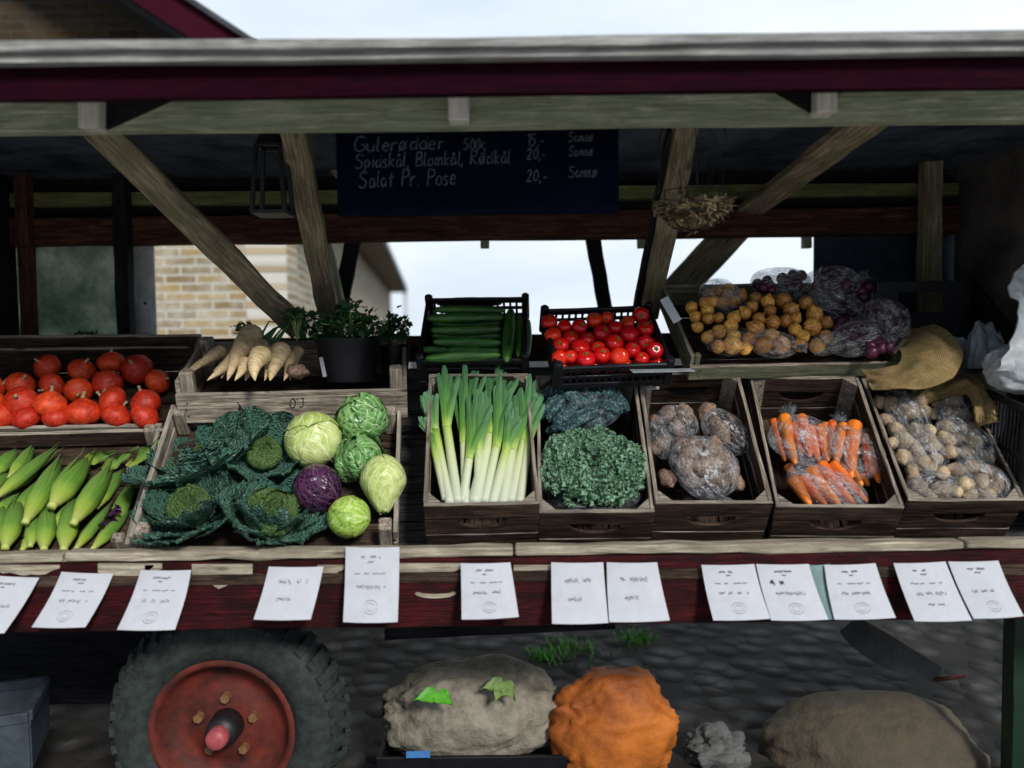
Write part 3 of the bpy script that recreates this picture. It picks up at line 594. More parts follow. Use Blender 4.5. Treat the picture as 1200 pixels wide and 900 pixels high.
# bargeboard seen over the stall roof
mb = MB(); a = pt(120, -43, 5.5); b_ = pt(262, 50, 5.5); d_ = (b_-a); mb.bar(a-d_*1.0-o, b_+d_*.7-o, .20, .05, up=(0, 0, 1)); build('bargeboard', mb, [wood('red_bargeboard_paint', (.03, .002, .007), (.06, .003, .014), (.03, .002, .01), .3)]*2, bt)
mb = MB(); u_ = Vector((0, -.02, .13)); mb.bar(a-d_*1.0-o+u_, b_+d_*.75-o+u_, .035, .10, up=(0, 0, 1)); build('verge_trim', mb, [ROOFT]*2, bt)
# ------------------------------------------------------------ market cart: chassis, deck, frame and roof
ct = root('market_cart', T(0, 2.2, 0), 'old maroon farm cart with plank roof serving as the vegetable stall', 'cart'); co = Vector((0, 2.2, 0)); CT = T(0, -2.2, 0)
def cpart(name, mb, mats, **k): return build(name, mb, mats, ct, CT, **k)
XL, XR = -1.95, 1.74; YB = 3.2
mb = MB(); mb.box(T(-.1, 2.66, .825), 4.6, 1.1, .03, n=3); cpart('deck', mb, [WD, WD])
mb = MB()
for k in range(4): mb.bar((-2.4+1.2*k+.003, 2.135, .888+.002*k), (-1.2+1.2*k-.003, 2.135, .888+.002*((k*7) % 3)), .05, .024, up=(0, 1, 0), em=0, c=.004, wob=.006)
cpart('front_ledge', mb, [WP, WP])
mb = MB(); mb.bar((-2.4, 2.125, .778), (2.3, 2.125, .786), .185, .022, up=(0, 0, 1), em=0, wob=.002); fas = cpart('side_board', mb, [MAR, MAR])
mb = MB(); r = random.Random(11)
for (x0, x1, y0, y1) in [(225, 296, 661, 690), (372, 404, 662, 676), (468, 545, 660, 678), (602, 648, 662, 680), (170, 180, 662, 670), (115, 190, 660, 682), (-5, 70, 662, 676)]:
    k = 9; top = [(x0+(x1-x0)*i/k, y0) for i in range(k+1)]; bot = [(x0+(x1-x0)*i/k, y1-abs(i/k-.45)*(y1-y0)*1.1+r.uniform(-2, 2)) for i in range(k, -1, -1)]
    mb = MB(); W3 = [pt(a, max(b_, y0+1.5) if j > k else b_, 2.1125) for j, (a, b_) in enumerate(top+bot)]; mb.prism([(p.x, p.z) for p in W3][::-1], .003, T(0, 2.1125, 0) @ RX(90)); build('peeled_paint_patch', mb, [WP], fas)
mb = MB(); k = 14; c0 = pt(510, 680, 2.11)
mb.prism([(c0.x+.055*math.cos(PI*j/k+PI), c0.z-.035+.014*math.sin(PI*j/k+PI)) for j in range(k+1)]+[(c0.x+.045*math.cos(-PI*j/k), c0.z-.032+.006*math.sin(-PI*j/k)) for j in range(k+1)], .003, T(0, 2.1125, 0) @ RX(90))
build('peeled_paint_patch', mb, [WP], fas)
mb = MB()
mb.bar((-2.3, 2.45, .74), (2.2, 2.45, .74), .10, .06); mb.bar((-2.3, 3.0, .74), (2.2, 3.0, .74), .10, .06)
for x in (-1.2, 0, 1.2): mb.bar((x, 2.15, .76), (x, 3.15, .76), .07, .06)
cpart('chassis_beam', mb, [WK, WK])
mb = MB(); mb.bar(pt(452, 741, 2.6), pt(720, 728, 2.6), .035, .05); cpart('brake_bar', mb, [WK, WK])
mb = MB(); mb.bar(pt(452, 727, 2.75), pt(642, 718, 2.75), .03, .02); cpart('bright_lath', mb, [WP, WP])
# display slope under the crates
mb = MB(); S0 = Vector((0, 2.33, .845))
for k in range(7):
    a = S0+Vector((0, math.cos(.698), math.sin(.698)))*(.05+k*.115); mb.box(T(-.15, a.y, a.z-.012) @ RX(40), 3.9, .108, .014, wob=.003)
cpart('display_boards', mb, [wood('dirty_display_wood', (.02, .02, .022), (.16, .15, .14), (.01, .01, .01), .5), WD])
# back parapet and back wall
mb = MB(); mb.bar((XL-.1, YB-.06, 1.425), (XR+.1, YB-.06, 1.425), .10, .06, wob=.004); cpart('back_rail', mb, [WB, WB])
mb = MB()
for k in range(5): mb.bar((XL, YB-.02, .9+.1*k), (XR, YB-.02, .9+.1*k), .094, .016)
cpart('back_boards', mb, [WK, WK])
# back beam, posts
a = pt(40, 273, YB); b_ = pt(1082, 259, YB); hh = 31/F*YB
mb = MB(); mb.bar((XL-.05, YB, a.z), (XR+.05, YB, b_.z), hh, .08, wob=.004); cpart('back_beam', mb, [WB, WB])
zr = a.z+hh/2
for (x, wd, ww) in ((31, .045, WB), (145, .052, WK), (1089, .07, WBR)):
    mb = MB(); p = pt(x, 300, YB-.06 if x != 1089 else YB-.1); mb.bar((p.x, p.y, .85), (p.x, p.y, 2.12), .05, wd, up=(0, 1, 0), wob=.004); cpart('back_post', mb, [ww, ww])
# back panels
PANE, t, b = mat('grimy_green_pane', .5, .3)
v = src(t, 'Object'); c = ramp(t, noi(t, v, 7, 9, .75), [(.35, (.22, .32, .25)), (.5, (.46, .55, .46)), (.68, (.85, .88, .8))]); t.links.new(c, b.inputs['Base Color']); bump(t, b, noi(t, v, 60, 4), .3); tl = t.nodes.new('ShaderNodeBsdfTranslucent'); t.links.new(c, tl.inputs[0]); ms = t.nodes.new('ShaderNodeMixShader'); ms.inputs[0].default_value = .5; t.links.new(b.outputs[0], ms.inputs[1]); t.links.new(tl.outputs[0], ms.inputs[2]); t.links.new(ms.outputs[0], t.nodes['Material Output'].inputs[0])
def quad_panel(name, x0, y0, x1, y1, Y, m, th=.012):
    a = pt(x0, y0, Y); b_ = pt(x1, y1, Y); mb = MB(); mb.box(T((a.x+b_.x)/2, Y, (a.z+b_.z)/2) @ RX(90), abs(b_.x-a.x), abs(a.z-b_.z), th, n=4, wob=0); return cpart(name, mb, m)
quad_panel('grimy_pane', -30, 284, 141, 396, YB+.03, [PANE]*2)
quad_panel('pale_door_frame', 151, 284, 184, 394, YB+.05, [plain('pale_grey_paint', (.75, .77, .76), .6, .4, 12)]*2)
mb = MB(); p = pt(171, 370, YB+.035); mb.box(T(p) @ RX(90), .05, .135, .004, n=1, wob=0)
for dz in (.05, .0, -.045): mb.box(T(p.x, p.y-.003, p.z+dz) @ RX(90), .012, .014, .003, n=1, wob=0) if dz != .05 else mb.tube([(p.x, p.y-.004, p.z+dz), (p.x, p.y, p.z+dz)], .006, 10, mi=1)
for i in range(len(mb.mi)-24, len(mb.mi)): pass
cpart('hinge_plate', mb, [plain('white_plate', (.75, .76, .78), .5, .1, 10), IRON])
quad_panel('dark_blue_panel', 954, 258, 1125, 430, YB+.03, [NAVY]*2)
# side walls, roof
mb = MB()
for k in range(8): mb.box(T(XL, 2.57, .9+.165*k) @ RX(90) @ RY(90), .02, .16, 1.30) if False else mb.box(T(XL-.01, 2.62, .92+.16*k) @ RZ(90) @ RX(90), 1.16, .1595, .018, wob=.003)
cpart('side_wall', mb, [WK, WK])
mb = MB(); mb.box(T(XR+.02, 2.62, 1.5) @ RZ(90) @ RX(90), 1.16, 1.28, .014, wob=.003); cpart('side_wall', mb, [DARKW, DARKW])
def frontline(y_mid, Y): return pt(600, y_mid, Y).z
zT = frontline(50, 1.73)
# roof sheet (front high, back low) with corrugation ribs
zB = pt(600, 216, YB).z+.05; zF = frontline(76, 1.75)+.035
rf = MB()
def roof(u, v): y = 1.70+(3.45-1.70)*u; x = -2.7+5.2*v; return (x, y, zF+(zB-zF)*(y-1.75)/(YB-1.75)+.002*math.cos(v*5.2/.076*2*PI)-.012*(1-u))
rf.surf(4, 420, roof); rf.surf(4, 420, lambda u, v: tuple(Vector(roof(1-u, v))+Vector((0, 0, .012)))); cpart('roof_sheet', rf, [ROOFU])
zp = pt(600, 229, YB).z; rm = MB(); rm.bar((-2.6, YB+.0, zp), (2.4, YB+.0, zp), .05, .06, wob=.004); cpart('roof_plate', rm, [wood('mossy_plate_wood', (.10, .12, .05), (.30, .30, .12), (.04, .06, .02), .4)]*2)
mb = MB(); mb.bar((-2.6, YB+.02, zp-.07), (2.4, YB+.02, zp-.07), .12, .02); mb.bar((-2.6, YB+.05, zp+.07), (2.4, YB+.05, zp+.07), .12, .02); cpart('filler_board', mb, [WK, WK])
def front_bar(name, y0, y1, Y, th, mats, wob=.003, tiltpx=0):
    z0 = frontline(y0, Y); z1 = frontline(y1, Y); mb = MB(); mb.bar((-2.6, Y, (z0+z1)/2), (2.4, Y, (z0+z1)/2), z0-z1, th, wob=wob); return cpart(name, mb, mats)
front_bar('roof_trim', 45, 57, 1.70, .03, [TRIM]*2); front_bar('lower_roof_trim', 59, 70, 1.715, .03, [TRIM]*2)
front_bar('roof_fascia', 71, 112, 1.745, .022, [MARD]*2); front_bar('front_beam', 104, 150, 1.95, .05, [WM]*2)
for k, (x, y0, y1) in enumerate([(109, 124, 155), (538, 109, 146), (965, 102, 137)]):
    a = pt(x, y0-8, 1.90); b_ = pt(x, y1-2, 1.90); mb = MB(); mb.bar(a, b_, .047, .05, up=(1, 0, 0), c=.003); cpart('rafter_end', mb, [WLT]*2)
for P in ([(122, 118), (205, 116), (125, 152)], [(890, 98), (952, 98), (950, 132)]):
    W3 = [pt(a, b_, 1.918) for a, b_ in P]; mb = MB(); poly = [(p.x, p.z) for p in W3]; mb.prism(poly[::-1] if P[0][0] > 500 else poly[::-1], .012, T(0, 1.918, 0) @ RX(90)); cpart('gusset', mb, [WK]*2)
def brace(name, x0, y0, Y0, x1, y1, Y1, wpx, mats, th=.03):
    a = pt(x0, y0, Y0); b_ = pt(x1, y1, Y1); mb = MB(); d = (b_-a).normalized(); up = Vector((0, 1, 0)).cross(d)
    mb.bar(a, b_, wpx/F*(Y0+Y1)/2, th, up=up, wob=.004, c=.004); return cpart(name, mb, mats)
brace('diagonal_brace', 112, 148, 2.10, 352, 388, 2.92, 30, [WBR]*2)
brace('diagonal_brace', 342, 140, 2.2, 386, 372, 3.02, 27, [WBR]*2); brace('diagonal_brace', 356, 180, 3.28, 402, 372, 3.24, 13, [WM]*2)
brace('diagonal_brace', 806, 135, 2.2, 760, 372, 3.02, 26, [WBR]*2); brace('diagonal_brace', 788, 150, 2.24, 744, 372, 3.06, 9, [WK]*2)
brace('diagonal_brace', 1022, 138, 2.1, 880, 246, 3.12, 36, [WBR]*2); brace('diagonal_brace', 884, 243, 3.30, 790, 345, 3.34, 36, [WBR]*2)
brace('diagonal_brace', 416, 270, 3.3, 396, 372, 3.3, 18, [WK]*2); brace('diagonal_brace', 692, 262, 3.3, 712, 380, 3.3, 18, [WK]*2)
brace('diagonal_brace', 360, 150, 3.0, 400, 205, 3.14, 14, [WBR]*2)
for x in (568, 752, 945): mb = MB(); a = pt(x, 275, 3.24); mb.bar(a, pt(x, 291, 3.24), .035, .03, up=(1, 0, 0)); cpart('hanging_batten', mb, [WM]*2)
# wheel
def wheel(c, R, wd, name, label=None, full=True):
    wt = bpy_empty(name, T(c[0], c[1]-2.2, c[2])); wt.parent = ct
    tyre = MB(); prof = [(.60, -.30), (.63, -.44), (.74, -.52), (.88, -.50), (.955, -.42), (.99, -.30), (1, 0), (.99, .30), (.955, .42), (.88, .5), (.74, .52), (.63, .44), (.6, .3), (.58, 0)]
    n = 64
    def f(u, v): r_, y = prof[int(round(v*len(prof))) % len(prof)]; a = 2*PI*u; r_ *= 1-(.02 if r_ > .985 and (int(u*n) % 2) else 0)+.006*math.sin(v*60)*(.7 < r_ < .96); return (R*r_*math.cos(a), y*wd, R*r_*math.sin(a))
    tyre.surf(n, len(prof), f, close=True, sm=True); 
    for i in range(40):
        a = 2*PI*i/40
        for sy in (-1, 1):
            tyre.box(Matrix.Rotation(-a, 4, 'Y') @ T(R*.985, sy*wd*.26, 0) @ RZ(sy*25), R*.05, wd*.46, R*.075, n=1, wob=0)
    build('tyre', tyre, [GRN], wt)
    rim = MB(); pr = [(.63, -.47), (.60, -.50), (.57, -.46), (.555, -.30), (.50, -.18), (.40, -.10), (.34, -.10), (.30, -.16), (.18, -.18), (.0, -.18)]
    rim.surf(48, len(pr)-1, lambda u, v: (R*pr[int(round(v*(len(pr)-1)))][0]*math.cos(2*PI*u), pr[int(round(v*(len(pr)-1)))][1]*wd, R*pr[int(round(v*(len(pr)-1)))][0]*math.sin(2*PI*u))); rm_ = build('rim', rim, [REDM], wt)
    hub = MB(); hub.tube([(0, -.1*wd, 0), (0, -.42*wd, 0), (0, -.58*wd, 0)], [R*.15, R*.14, R*.12], 20); build('hub', hub, [IRON], wt)
    cap = MB(); cap.tube([(0, -.4*wd, -.0), (0, -.74*wd, -.0), (0, -.80*wd, -.0)], [R*.095, R*.09, R*.07], 18); build('hub_cap', cap, [PINK], wt)
    for i in range(5):
        a = 2*PI*i/5+PI/2; m_ = MB(); m_.tube([(R*.25*math.cos(a), -.12*wd, R*.25*math.sin(a)), (R*.25*math.cos(a), -.30*wd, R*.25*math.sin(a))], R*.042, 6, sm=False); build('wheel_bolt', m_, [BOLT], wt)
pc = pt(271, 843, 2.34); wheel((pc.x, 2.34, pc.z), 141/F*2.25, .17, 'wheel')

mb = MB(); mb.bar((-2.3, 2.36, .40), (-.8, 2.5, .40), .06, .06) if False else mb.bar((pt(271, 843, 2.34).x, 2.42, .345), (pt(271, 843, 2.34).x, 3.1, .345), .06, .06); cpart('axle', mb, [IRON])
# ------------------------------------------------------------ writing
GL = {'G': [[(.55, .85), (.4, 1), (.15, .95), (.03, .6), (.08, .15), (.3, 0), (.55, .12), (.57, .45), (.35, .45)]], 'u': [[(.02, .55), (.03, .15), (.15, 0), (.3, .1), (.36, .55), (.36, 0)]],
 'l': [[(.05, 1), (.04, .1), (.14, 0)]], 'e': [[(.03, .3), (.34, .35), (.3, .52), (.15, .58), (.03, .35), (.08, .08), (.2, 0), (.35, .1)]], 'r': [[(.04, .55), (.05, 0)], [(.05, .35), (.15, .54), (.3, .54)]],
 'ø': [[(.2, .58), (.05, .45), (.04, .12), (.2, 0), (.35, .15), (.34, .45), (.2, .58)], [(.0, -.05), (.4, .66)]], 'd': [[(.34, .5), (.15, .56), (.03, .3), (.12, .02), (.33, .12), (.36, 1), (.37, 0)]],
 'S': [[(.5, .85), (.35, 1), (.1, .92), (.08, .65), (.3, .52), (.48, .35), (.4, .05), (.2, -.02), (.02, .15)]], 'p': [[(.04, .55), (.05, -.4)], [(.05, .45), (.2, .57), (.35, .4), (.3, .08), (.08, .03)]],
 'i': [[(.06, .55), (.07, 0)], [(.06, .78), (.07, .74)]], 's': [[(.3, .5), (.12, .57), (.05, .4), (.27, .25), (.25, .03), (.02, .04)]], 'k': [[(.04, 1), (.05, 0)], [(.32, .55), (.06, .28), (.34, 0)]],
 'å': [[(.3, .5), (.12, .56), (.03, .28), (.12, 0), (.3, .12), (.32, .55), (.36, 0)], [(.18, .9), (.12, .8), (.18, .72), (.25, .8), (.18, .9)]], ',': [[(.08, .05), (.03, -.18)]], 'B': [[(.05, 0), (.05, 1), (.35, .95), (.38, .62), (.06, .53), (.4, .42), (.42, .06), (.05, 0)]],
 'o': [[(.2, .58), (.05, .45), (.04, .12), (.2, 0), (.35, .15), (.34, .45), (.2, .58)]], 'm': [[(.03, .55), (.04, 0)], [(.04, .42), (.15, .57), (.24, .4), (.24, 0)], [(.24, .42), (.36, .57), (.45, .4), (.46, 0)]],
 'R': [[(.05, 0), (.05, 1), (.38, .95), (.4, .62), (.06, .5), (.44, 0)]], 'a': [[(.3, .5), (.12, .56), (.03, .28), (.12, 0), (.3, .12), (.32, .55), (.36, 0)]], 't': [[(.14, .85), (.13, .1), (.25, 0)], [(0, .55), (.3, .58)]],
 'P': [[(.05, 0), (.06, 1), (.4, .95), (.42, .6), (.06, .48)]], '.': [[(.05, .04), (.08, 0)]], '0': [[(.2, .9), (.04, .6), (.05, .2), (.2, 0), (.36, .2), (.36, .65), (.2, .9)]], '1': [[(.03, .7), (.18, .92), (.18, 0)]],
 '2': [[(.04, .7), (.18, .92), (.35, .75), (.25, .4), (.03, 0), (.4, .02)]], '5': [[(.38, .9), (.08, .9), (.06, .5), (.3, .52), (.37, .25), (.2, 0), (.02, .08)]], 'g': [[(.32, .5), (.12, .56), (.03, .28), (.14, .04), (.32, .12), (.33, .55), (.32, -.3), (.15, -.42), (.02, -.3)]],
 '-': [[(.02, .3), (.3, .32)]], 'O': [[(.28, 1), (.05, .75), (.04, .3), (.25, 0), (.5, .2), (.52, .7), (.28, 1)]], 'J': [[(.1, .97), (.45, 1)], [(.33, 1), (.33, .15), (.18, 0), (.02, .15)]], "'": [[(.06, 1), (.05, .8)]]}
def write(mb, text, M, h, wd, jit=.03, slant=.12, seed=1):
    r = random.Random(seed); x = 0
    for ch in text:
        if ch == ' ': x += .35; continue
        adv = .1
        for st in GL[ch]:
            P = []
            for i in range(len(st)-1):
                for k in range(3): tt = k/3; P.append((st[i][0]*(1-tt)+st[i+1][0]*tt, st[i][1]*(1-tt)+st[i+1][1]*tt))
            P.append(st[-1]); j = (r.uniform(-jit, jit), r.uniform(-jit, jit))
            mb.ribbon([((x+a+j[0]+b_*slant)*h, (b_+j[1])*h, 0) for a, b_ in P], wd, M); adv = max(adv, max(a for a, _ in st))
        x += adv+.12
    return x*h
# chalk board
CBY = 2.04; a = pt(394, 154, CBY); b_ = pt(725, 250, CBY); cx, cz = (a.x+b_.x)/2, (a.z+b_.z)/2; bw, bh = b_.x-a.x, a.z-b_.z
cb = root('chalkboard', T(cx, CBY, cz-bh/2), 'dark blue chalkboard with handwritten prices hanging under the roof', 'chalkboard'); mb = MB(); mb.box(T(0, 0, bh/2+.015) @ RX(90), bw, bh+.03, .014, n=4, wob=0); build('board', mb, [CHB]*2, cb)
mb = MB(); s = (CBY-.011)/F
def wline(tx, px, py, h, sd): p = pt(px, py, CBY-.009); write(mb, tx, T(p.x-cx, -.009, p.z-(cz-bh/2)) @ RX(90) @ RZ(1.2), h*s, .0026, seed=sd)
for i, (tx, px, py, h) in enumerate([('Gulerødder', 414, 178, 17), ('500g', 543, 176, 14), ('15,-', 617, 171, 15), ('Samsø', 666, 166, 11), ('Spidskål, Blomkål, Rødkål', 416, 197, 16.0), ('20,-', 617, 187, 14), ('Samsø', 666, 183, 11), ('Salat Pr. Pose', 420, 220, 19), ('20,-', 617, 213, 15), ('Samsø', 666, 208, 13)]):
    mb = MB(); L0 = 0; wline(tx, px, py, h, i)
    if i == 4:   # squeeze the long line to its place
        x0 = min(v_[0] for v_ in mb.v[L0:]); x1 = max(v_[0] for v_ in mb.v[L0:]); k = 180*s/(x1-x0); mb.v[L0:] = [(x0+(v_[0]-x0)*k, v_[1], v_[2]) for v_ in mb.v[L0:]]
    if i == 0: x0 = min(v_[0] for v_ in mb.v[L0:]); x1 = max(v_[0] for v_ in mb.v[L0:]); k = 104*s/(x1-x0); mb.v[L0:] = [(x0+(v_[0]-x0)*k, v_[1], v_[2]) for v_ in mb.v[L0:]]
    build('chalk_writing', mb, [CHALK], cb)
# price papers along the side board
labs = [((-20, 673), (46, 677), (5, 742), (-50, 742), 'half cut off by the left edge of the photo'), ((72, 670), (133, 672), (100, 735), (37, 735), 'curling, with printed lines, above and left of the wheel'), ((165, 668), (224, 668), (205, 738), (137, 738), 'with a round stamp, directly above the left edge of the wheel'), ((315, 664), (379, 664), (364, 726), (297, 726), 'handwritten, above the right of the wheel'),
 ((405, 641), (468, 641), (466, 729), (402, 729), 'tallest of all, reaching up over the ledge'), ((540, 660), (598, 659), (608, 723), (541, 726), 'below the leek crate'), ((646, 659), (707, 659), (713, 730), (647, 731), 'below the kale crate, left of a handwritten one'), ((711, 659), (770, 659), (785, 727), (714, 729), 'handwritten, below the gap between kale and root crates'),
 ((822, 662), (884, 661), (903, 725), (836, 727), 'below the root crate'), ((886, 661), (948, 661), (971, 726), (904, 727), 'with a black word, below the left of the carrot crate'), ((966, 662), (1026, 660), (1050, 724), (978, 726), 'with a teal paper behind, below the carrot crate'), ((1047, 660), (1108, 658), (1139, 727), (1072, 728), 'faintly printed, below the potato crate'), ((1111, 658), (1170, 657), (1200, 722), (1141, 725), 'rightmost, beyond the potato crate front')]
def scribble(mb, M, x0, x1, y, h, seed, wd=.0011):
    r = random.Random(seed); n = int(abs(x1-x0)/.0022)
    mb.ribbon([(x0+(x1-x0)*i/n, y+h*(.5*math.sin(i*2.1+r.uniform(-.6, .6))+r.uniform(-.4, .4)), 0) for i in range(n+1)], wd, M)
def paper(k, TL, TR, BR, BL, desc, m=None, dy=0, ink=True):
    P = [pt(*TL, 2.095+dy), pt(*TR, 2.095+dy), pt(*BR, 2.035+dy), pt(*BL, 2.035+dy)]; ctr = (P[0]+P[1])/2; mb = MB(); r = random.Random(k)
    def f(u, v):
        a = P[0].lerp(P[3], u); b_ = P[1].lerp(P[2], u); p = a.lerp(b_, v); p = p+Vector((0, .010*math.sin(PI*u)*(1+.4*math.sin(k))-.006*math.sin(PI*v), 0)); return p-ctr
    mb.surf(10, 8, f); mb.surf(10, 8, lambda u, v: f(1-u, v)+Vector((0, .0006, 0)))
    o_ = build('price_sign' if ink else 'paper_scrap', mb, [m or PAPER], None, T(ctr), label='white paper price sign '+desc, cat='sign', group='paper price signs along the cart side')
    if not ink: return o_
    W_ = (P[1]-P[0]).length; ik = MB()
    class S:   # draws on the bent sheet
        @staticmethod
        def line(u, v0, v1, h, sd, wd=.0016, loop=None):
            r2 = random.Random(sd); n = max(8, int((v1-v0)*W_/.0013))
            pts_ = [(v0+(v1-v0)*i/n, u+h*(.5*math.sin(i*2.0+r2.uniform(-.7, .7))+r2.uniform(-.4, .4))) for i in range(n+1)]; [S.poly(pts_[a_:a_+r2.choice([9, 13, 17])], wd*1.25) for a_ in range(0, len(pts_)-3, 18)]
        @staticmethod
        def poly(pts_, wd):
            vs = [f(b_, a)+Vector((0, -.0015, 0)) for a, b_ in pts_]; dn = (P[3]-P[0]).normalized()*wd/2
            V = []; Fc = []
            for i, p in enumerate(vs): V += [p-dn, p+dn]; Fc += [(2*i-2, 2*i-1, 2*i+1, 2*i)] if i else []
            ik.add(V, Fc, V)
    if 'handwritten' in desc:
        S.line(.30, .25, .78, .07, k, .0022); S.line(.62, .3, .55, .06, k+5, .0022)
    else:
        S.line(.13, .3, .66, .03, k, .002); S.line(.20, .42, .60, .02, k+1)
        if k % 3: S.line(.36, .18, .78, .022, k+2, .0012)
        if k in (9,): S.line(.34, .18, .48, .05, k+8, .006)
        S.line(.54, .22, .76, .045, k+3, .0019)
        if k % 4 != 3: S.poly([(.5+.13*math.cos(j*.42), .8+.09*math.sin(j*.42)) for j in range(16)], .0009); S.poly([(.5+.075*math.cos(j*.42), .8+.05*math.sin(j*.42)) for j in range(16)], .0007)
        else: S.line(.72, .35, .68, .02, k+6)
    build('printing', ik, [INK], o_); return o_
for k, (a, b_, c_, d_, ds) in enumerate(labs): paper(k, a, b_, c_, d_, ds)
tp = paper(40, (946, 662), (972, 661), (986, 724), (970, 726), '', plain('teal_paper', (.20, .30, .29), .7), .012, False); tag(tp, 'narrow teal paper strip behind the price sign below carrots', 'paper', 'loose papers')
# ------------------------------------------------------------ crates
P_LEEK = ((-.085, 2.152, 1.01), 3.0, 39.7, .1); M1 = apple_crate(P_LEEK, .315, .53, .19, 'dark wooden crate holding the upright leeks', 1)
P_KALE = ((.228, 2.187, .978), -1.3, 43.1, -.2); M2 = apple_crate(P_KALE, .32, .53, .19, 'dark wooden crate holding curly kale and black kale', 2)
P_ROOT = ((.55, 2.182, 1.0), -2.4, 40.7, -.1); M3 = apple_crate(P_ROOT, .32, .53, .19, 'dark wooden crate holding bagged brown roots', 3)
P_CAR = ((.885, 2.16, .99), -6.6, 39.5, -.6); M4 = apple_crate(P_CAR, .335, .53, .19, 'dark wooden crate holding three bags of carrots', 4)
P_POT = ((1.262, 2.215, .992), -4.3, 41, -.5); M5 = apple_crate(P_POT, .315, .53, .19, 'dark wooden crate holding bagged potatoes under burlap', 5)
P_CAB = ((-.681, 2.17, .922), 5.4, 40, 1.5); MC, tc_, _ = tray(P_CAB, .72, .52, .095, 'weathered wooden tray filled with savoy, white and red cabbages', fh=.035, post=.012, pw=.042, ph=.036)
P_CORN = ((-1.40, 2.20, .883), 8.7, 39.2, .8); MK, _, _ = tray(P_CORN, .62, .50, .085, 'weathered wooden tray of corn cobs at lower left', fh=.03, post=.012, pw=.034)
P_PUMP = ((-1.50, 2.52, 1.205), 9.1, 38.7, .2); MP, _, _ = tray(P_PUMP, .86, .46, .10, 'dark wooden tray of orange red pumpkins at upper left', fh=.06, post=0, mats=[WD, WGE], pw=.03)
P_PARS = ((-.686, 2.505, 1.337), 7.5, 20.5, -.2); MR, _, fr = tray(P_PARS, .71, .36, .14, 'weathered wooden box of parsnips and potted herbs marked with letters', fh=.10, post=.025, pw=.04, sides=1)
mb = MB(); p = onp(MR @ T(0, 0, 0) @ RX(-90), 0, 0) if False else None
write(mb, "O'J", T(-.015, -.36/2-.0012, .045) @ RX(90), .034, .003, seed=4); build('carved_letters', mb, [IRON], fr)
P_ONI = ((.91, 2.522, 1.393), 4.4, 35, -.5); MO, _, _ = tray(P_ONI, .70, .44, .085, 'mossy wooden tray heaped with onions at upper right', fh=.05, post=0, mats=[wood('mossy_tray_wood', (.08, .08, .05), (.30, .29, .20), (.03, .04, .02), .4, moss=(.10, .13, .07)), WG], pw=.02, sides=1)
P_CUC = ((-.125, 2.55, 1.392), -1.7, 40.5, 0); MU = plastic_crate(P_CUC, .355, .33, .09, 'upper black plastic crate of cucumbers behind the leeks')
plastic_crate(((-.125, 2.615, 1.315), -1.7, 40.5, 0), .355, .33, .07, 'lower black plastic crate under the cucumber crate')
P_TOM = ((.312, 2.42, 1.372), 7.9, 39.1, -2); MT = plastic_crate(P_TOM, .365, .30, .09, 'black plastic crate full of tomatoes')
# stand behind that carries the upper row
st_ = root('display_stand', T(0, 2.9, .84), 'dark wooden rack carrying the upper row of crates', 'rack')
def leg_to(x, y, z): return
mb = MB()
for k in range(3): mb.bar((-1.9, 2.72+.12*k, 1.16), (1.5, 2.72+.12*k, 1.16), .02, .10, up=(0, 0, 1))
build('shelf', mb, [WK, WK], st_, T(0, -2.9, -.84))
for x in (-1.85, -1.0, -.3, .5, 1.45):
    mb = MB(); mb.bar((x, 2.98, .842), (x, 2.98, 1.147), .05, .05, up=(1, 0, 0)); build('leg', mb, [WK, WK], st_, T(0, -2.9, -.84))
# ------------------------------------------------------------ pumpkins
objs = []
for i, (x, y, r_) in enumerate([(55, 430, 15), (96, 434, 16), (131, 425, 15), (161, 433, 18.5), (185, 447, 15.5), (24, 451, 16), (61, 452, 15.5), (92, 458, 16.5), (126, 450, 16.5), (25, 471, 18), (59, 474, 17.5), (98, 484, 19.5), (132, 470, 18.5), (171, 472, 17.5), (31, 490, 16.5), (66, 490, 15), (136, 488, 18), (170, 488, 17), (1, 489, 14), (-10, 455, 16), (-8, 474, 16)]):
    h = -.035 if y > 480 else (-.01 if y > 460 else -.03); p = onp(MP, x, y, h); R = r_/F*p.y*rnd.uniform(.92, 1.06); spin = rnd.uniform(0, 360)
    face = i in (11, 15)
    M = T(p) @ rot_on(MP if not face else T(0, 0, 0), spin, 0 if face else rnd.uniform(20, 75), rnd.uniform(0, 360)) @ SC(R, R, R*.98); me, stm = PK['pump'][i % 5]
    o_ = ob('pumpkin', me, None, M, cat='pumpkin', group='orange red pumpkins in the upper left tray'); ob('stem', stm, o_); objs.append(o_)
label_rows(objs, 'orange red pumpkin', 4, ' of the tray')
